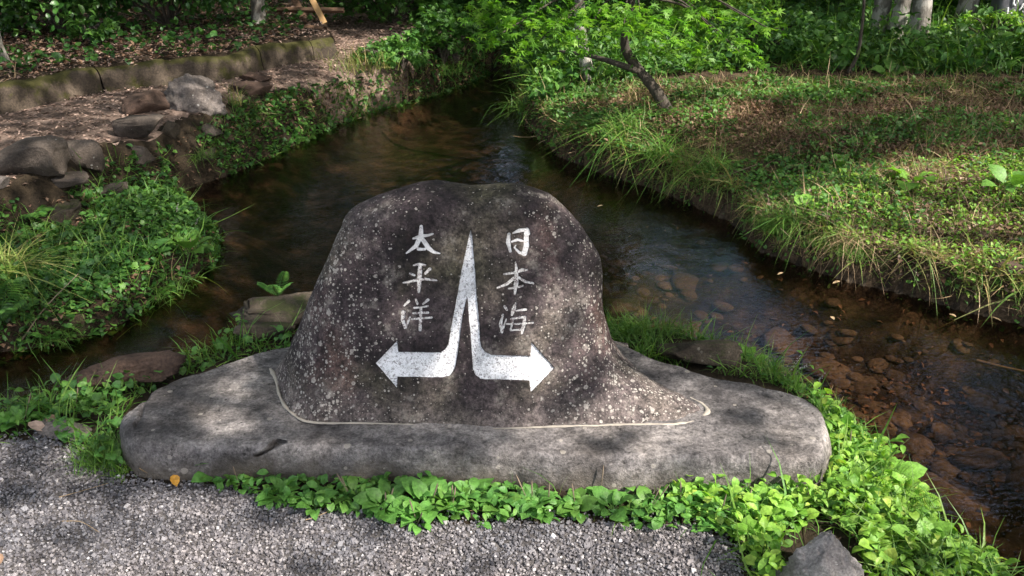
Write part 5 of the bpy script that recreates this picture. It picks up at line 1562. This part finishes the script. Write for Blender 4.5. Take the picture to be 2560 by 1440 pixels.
def shrub(px, py, label, radii, n, leaf, mat, temps, seed, dz=0.0, y=None, name='shrub', group='shrubs'):
    g = rooted_at(px, py) if y is None else at_y(px, py, y)
    g = g.copy(); g[2] = float(terrain(g[0], g[1]))
    root = empty(name, g, label, 'shrub', group)
    r = np.random.default_rng(seed)
    m = max(12, n // 40)
    d = r.normal(size=(m, 3)); d /= np.linalg.norm(d, axis=1)[:, None]
    rad = np.array(radii)
    cen = g + [0, 0, dz + radii[2]] + d * rad * r.uniform(0.55, 1.0, (m, 1))
    cen = cen[cen[:, 2] > g[2] + 0.08]
    v, f = leafcloud(cen, max(8, n // len(cen)), min(radii) * 0.22, leaf, temps, 0.8, 0.2, 0.6)
    parts = []
    for c_ in cen[::max(1, len(cen) // 12)]:
        q = spline([g, (g + c_) / 2 + [0, 0, 0.1], c_], 8)
        sv, sf = tube(q, np.linspace(0.015, 0.005, 8), 5)
        parts.append((sv, sf))
    V0, F0 = join(parts)
    mesh_obj('stem', V0, np.vstack(F0), M['bark'], root)
    o = mesh_obj('foliage', v, f, M[mat], root)
    o['kind'] = 'stuff'
    return root
OVs = [t_oval(0.27), t_oval(0.32)]
shrub(430, 112, 'large glossy dark-green shrub at the top left behind the terrace', (1.25, 0.7, 0.55), 4200, 0.085, 'shrub', OVs, 1, dz=0.22, y=8.8)
shrub(170, 120, 'left half of the glossy thicket above the mossy kerb', (0.95, 0.6, 0.5), 2600, 0.085, 'shrub', OVs, 2, dz=0.1, y=8.4)
shrub(20, 90, 'leafy dark shrub beside the thick trunk at the left edge', (0.6, 0.5, 0.5), 1300, 0.08, 'cover_d', OVs, 3, y=8.6)
shrub(230, 112, 'low sprig-like shrub with pale young leaves under the glossy thicket', (0.32, 0.2, 0.1), 260, 0.07, 'cover', OVs, 4)
shrub(1010, 215, 'bushy plant with dark star leaves on the far left bank', (0.36, 0.28, 0.17), 1400, 0.045, 'cover', [MP, HT], 5)
shrub(1110, 215, 'dark drooping bush at the far left waterline', (0.3, 0.3, 0.32), 1100, 0.05, 'maple_d', [MP], 6)
shrub(960, 250, 'low olive bush between path and water', (0.4, 0.2, 0.08), 500, 0.05, 'cover_d', OVs, 7)
shrub(980, 60, 'bright-topped bush at the far end of the path', (1.2, 0.7, 0.45), 3000, 0.07, 'maple_d', [MP], 8, dz=0.05)
shrub(1180, 70, 'dark bush behind the maple on the left of the far stream', (0.9, 0.7, 0.34), 2200, 0.07, 'maple_d', [MP], 9, dz=0.0)
shrub(1330, 150, 'leafy bush at the stream end under the slim tree', (0.5, 0.35, 0.28), 1500, 0.055, 'cover', OVs, 10)
shrub(1560, 60, 'sunlit undergrowth bush behind the maple trunk', (0.9, 0.6, 0.4), 2600, 0.06, 'cover', OVs, 11)
shrub(1780, 110, 'sunlit leafy bush right of the maple trunk', (0.7, 0.5, 0.32), 2400, 0.055, 'cover_y', OVs, 12)
shrub(1900, 150, 'darker bush between the maple and the sapling', (0.6, 0.45, 0.22), 1400, 0.06, 'cover', OVs, 13)
shrub(1980, 20, 'dark thicket behind the sapling', (1.1, 0.6, 0.6), 2600, 0.08, 'cover_d', OVs, 14)
shrub(1400, 10, 'tall dark thicket closing the view over the far stream', (1.6, 0.6, 0.9), 3600, 0.09, 'cover_d', OVs, 15, y=12)
shrub(2470, 120, 'tall weeds bush in front of the dark tablet', (0.5, 0.4, 0.15), 900, 0.05, 'cover_y', OVs, 16)
shrub(2340, 30, 'bright bush behind the thickest grey trunk', (0.8, 0.5, 0.4), 1500, 0.08, 'cover', OVs, 17)
shrub(860, 0, 'dark thicket behind the timber props', (1.6, 0.6, 0.9), 3000, 0.10, 'cover_d', OVs, 18, y=14)
shrub(300, -20, 'dark thicket at the back of the terrace', (2.2, 0.6, 1.0), 3000, 0.11, 'cover_d', OVs, 19, y=12)

# dark stone tablet at the top right
g = at_z(2545, 80, 0.35)
g[2] = float(terrain(g[0], g[1]))
tab_ = empty('stone_tablet', g, 'dark stone tablet with white writing on a pale plinth at the top right', 'tablet')
yT = g[1] + 0.15
def blockm(name, x0, x1, y0, y1, z0, z1, mat, parent, r=0.03, seed=0):
    v, f = ICO4
    q = np.sign(v) * np.abs(v) ** 0.25
    q = q / np.abs(q).max(0)
    q = q * (1 + 0.04 * vnoise(q, 2, seed, 3)[:, None])
    S = q * np.array([(x1 - x0) / 2, (y1 - y0) / 2, (z1 - z0) / 2]) + np.array([(x0 + x1) / 2, (y0 + y1) / 2, (z0 + z1) / 2])
    return mesh_obj(name, S, f, M[mat], parent)
pz0 = at_y(2545, 74, yT - .15)[2]; pz1 = at_y(2545, 55, yT - .12)[2]
xa = at_y(2472, 60, yT)[0]; xb = at_y(2680, 60, yT)[0]
blockm('plinth', xa, xb, yT - .15, yT + .35, pz0 - .2, pz1, 'rock_pale', tab_)
xa2 = at_y(2492, 50, yT)[0]; xb2 = at_y(2660, 50, yT)[0]
blockm('slab', xa2, xb2, yT, yT + .22, pz1 - .02, pz1 + 1.2, 'tablet', tab_, seed=3)
def wstroke(pts, r):
    p = spline([at_y(a, b_, yT - 0.012) for a, b_ in pts], 8)
    v, f = tube(p, np.full(8, r), 6)
    v[:, 1] = yT - 0.012 + (v[:, 1] - (yT - 0.012)) * 0.4
    return v, f
for strokes in ([[(2520, 18), (2518, 34)], [(2515, 40), (2514, 46)]], [[(2537, -8), (2534, 8), (2538, 14)], [(2536, 24), (2533, 33), (2527, 33)], [(2536, 26), (2531, 44)], [(2545, -5), (2543, 10)]], [[(2558, 8), (2554, 18), (2548, 26)], [(2555, 28), (2556, 32)], [(2570, -5), (2560, 20)]]):
    V0, F0 = join([wstroke(s_, 0.011) for s_ in strokes])
    mesh_obj('inscription', V0, np.vstack(F0), M['white'], tab_)

# ------------------------------------------------------------------ surrounding forest: seen only in reflection and as shade
trunks = [(5.0, -4.4), (8.5, 0.5), (10.5, 4.5), (6.2, -5.5), (12.5, -1.5), (9.5, 8.5)]
cl = []
for _ in range(6000):
    cl.append((rng.uniform(-1.5, 15), rng.uniform(-6.5, 10.5), rng.uniform(4.6, 8.5)))
cl = np.array(cl)
per, lsz = 16, 0.15
c = np.repeat(cl, per, 0)
leafP = c + rng.normal(0, 1, c.shape) * [0.26, 0.26, 0.16]
leafP = leafP[shade_keep(leafP) & sky_gap(leafP)]
# open sky above the clearing
own = np.argmin([np.hypot(leafP[:, 0] - a, leafP[:, 1] - b_) for a, b_ in trunks], 0)
for k, (a, b_) in enumerate(trunks):
    P = leafP[own == k]
    n = len(P)
    R = rot(rng.uniform(0, 6.28, n), rng.normal(-.3, .45, n), rng.normal(0, .45, n))
    crown = place([t_diamond(0.33)], P, R, rng.uniform(.7, 1.25, n) * lsz)
    g = np.array([a, b_, float(terrain(a, b_))])
    lim = []
    for q in P[rng.integers(0, n, 9)]:
        st = g + [0, 0, rng.uniform(3, 5)]
        lim.append(([st, (st + q) / 2 + [0, 0, 0.4], q], 0.035, 0.008))
    tree('forest_tree', ['tall tree on the open side right of the gravel, trunk nearest the viewer', 'tall tree standing right of the slab outside the picture', 'tall tree on the right bank beyond the sunny patch', 'tall tree behind the viewer on the right', 'outermost tall tree to the right', 'tall tree far up the right bank'][k],
         [g - [0, 0, .2], g + [.05, 0, 2], g + [.1, .1, 5], g + [0, .2, 8.5]], [0.2, 0.15, 0.12, 0.04], 'bark', crown, 'canopy', limbs=lim, group='tall shade trees around the clearing')

back = [(8.8, 10.2, 12), (5.0, 11.8, 13), (-9, 11, 11), (-5.5, 13.5, 12), (-2, 15.5, 13), (0.06, 15.5, 12), (3.6, 14.5, 12), (7, 12.5, 12), (10.5, 14, 12), (-8, 5.5, 10), (-11, 8, 11), (-6.5, 17, 13), (6, 19, 14), (1.5, 22, 15), (-3.5, 21, 14), (13, 9, 12), (-9.5, 1.5, 10)]  # leading pair added to close sky leaks in the water's reflection
names_b = ['tree at the right behind the stone tablet', 'leafy tree standing close behind the three grey trunks', 'tree at the back left of the terrace', 'tree behind the glossy shrub', 'tree behind the timber props', 'pale-barked tree mirrored in the stream behind the boulder', 'tree behind the maple', 'tree behind the three grey trunks', 'tree at the far right back', 'tree left of the dirt path', 'tree far left of the terrace', 'tree deep in the left background', 'tree deep in the right background', 'tallest tree at the end of the valley', 'tree deep behind the props', 'tree right of the stone tablet', 'tree on the left near the viewer']
for k, (a, b_, h) in enumerate(back):
    g = np.array([a, b_, float(terrain(a, b_))])
    n = 9900
    m = 180
    cen = np.stack([a + rng.normal(0, 1.6, m), b_ + rng.normal(0, 1.2, m), rng.uniform(1.2 if b_ > 10 else 2.2, h, m)], -1)
    c = np.repeat(cen, n // m, 0)
    P = c + rng.normal(0, 1, c.shape) * [0.38, 0.38, 0.26]
    u, v, _ = to_px(P)
    P = P[sky_gap(P) & ~((v > -40) & (u > -100) & (u < 2660) & (P[:, 1] < 10.5))]
    P = P[shade_keep(P)]
    n = len(P)
    R = rot(rng.uniform(0, 6.28, n), rng.normal(-.3, .5, n), rng.normal(0, .5, n))
    crown = place([t_diamond(0.34)], P, R, rng.uniform(.7, 1.3, n) * 0.21)
    lim = []
    for q in cen[:8]:
        st = g + [0, 0, min(max(1.5, q[2] - 1.2), h * .8)]
        lim.append(([st, (st + q) / 2 + [0, 0, .3], q], 0.05, 0.012))
    tree('forest_tree', names_b[k], [g - [0, 0, .2], g + [.0, 0, 2], g + [.03, .1, 5], g + [0, .2, h]], [0.17, 0.13, 0.11, 0.03] if k != 5 else [0.13, 0.11, 0.09, 0.03], 'birch' if k == 5 else 'bark_pale' if k in (5, 7) else 'bark', crown, 'canopy', limbs=lim, group='trees of the surrounding forest')
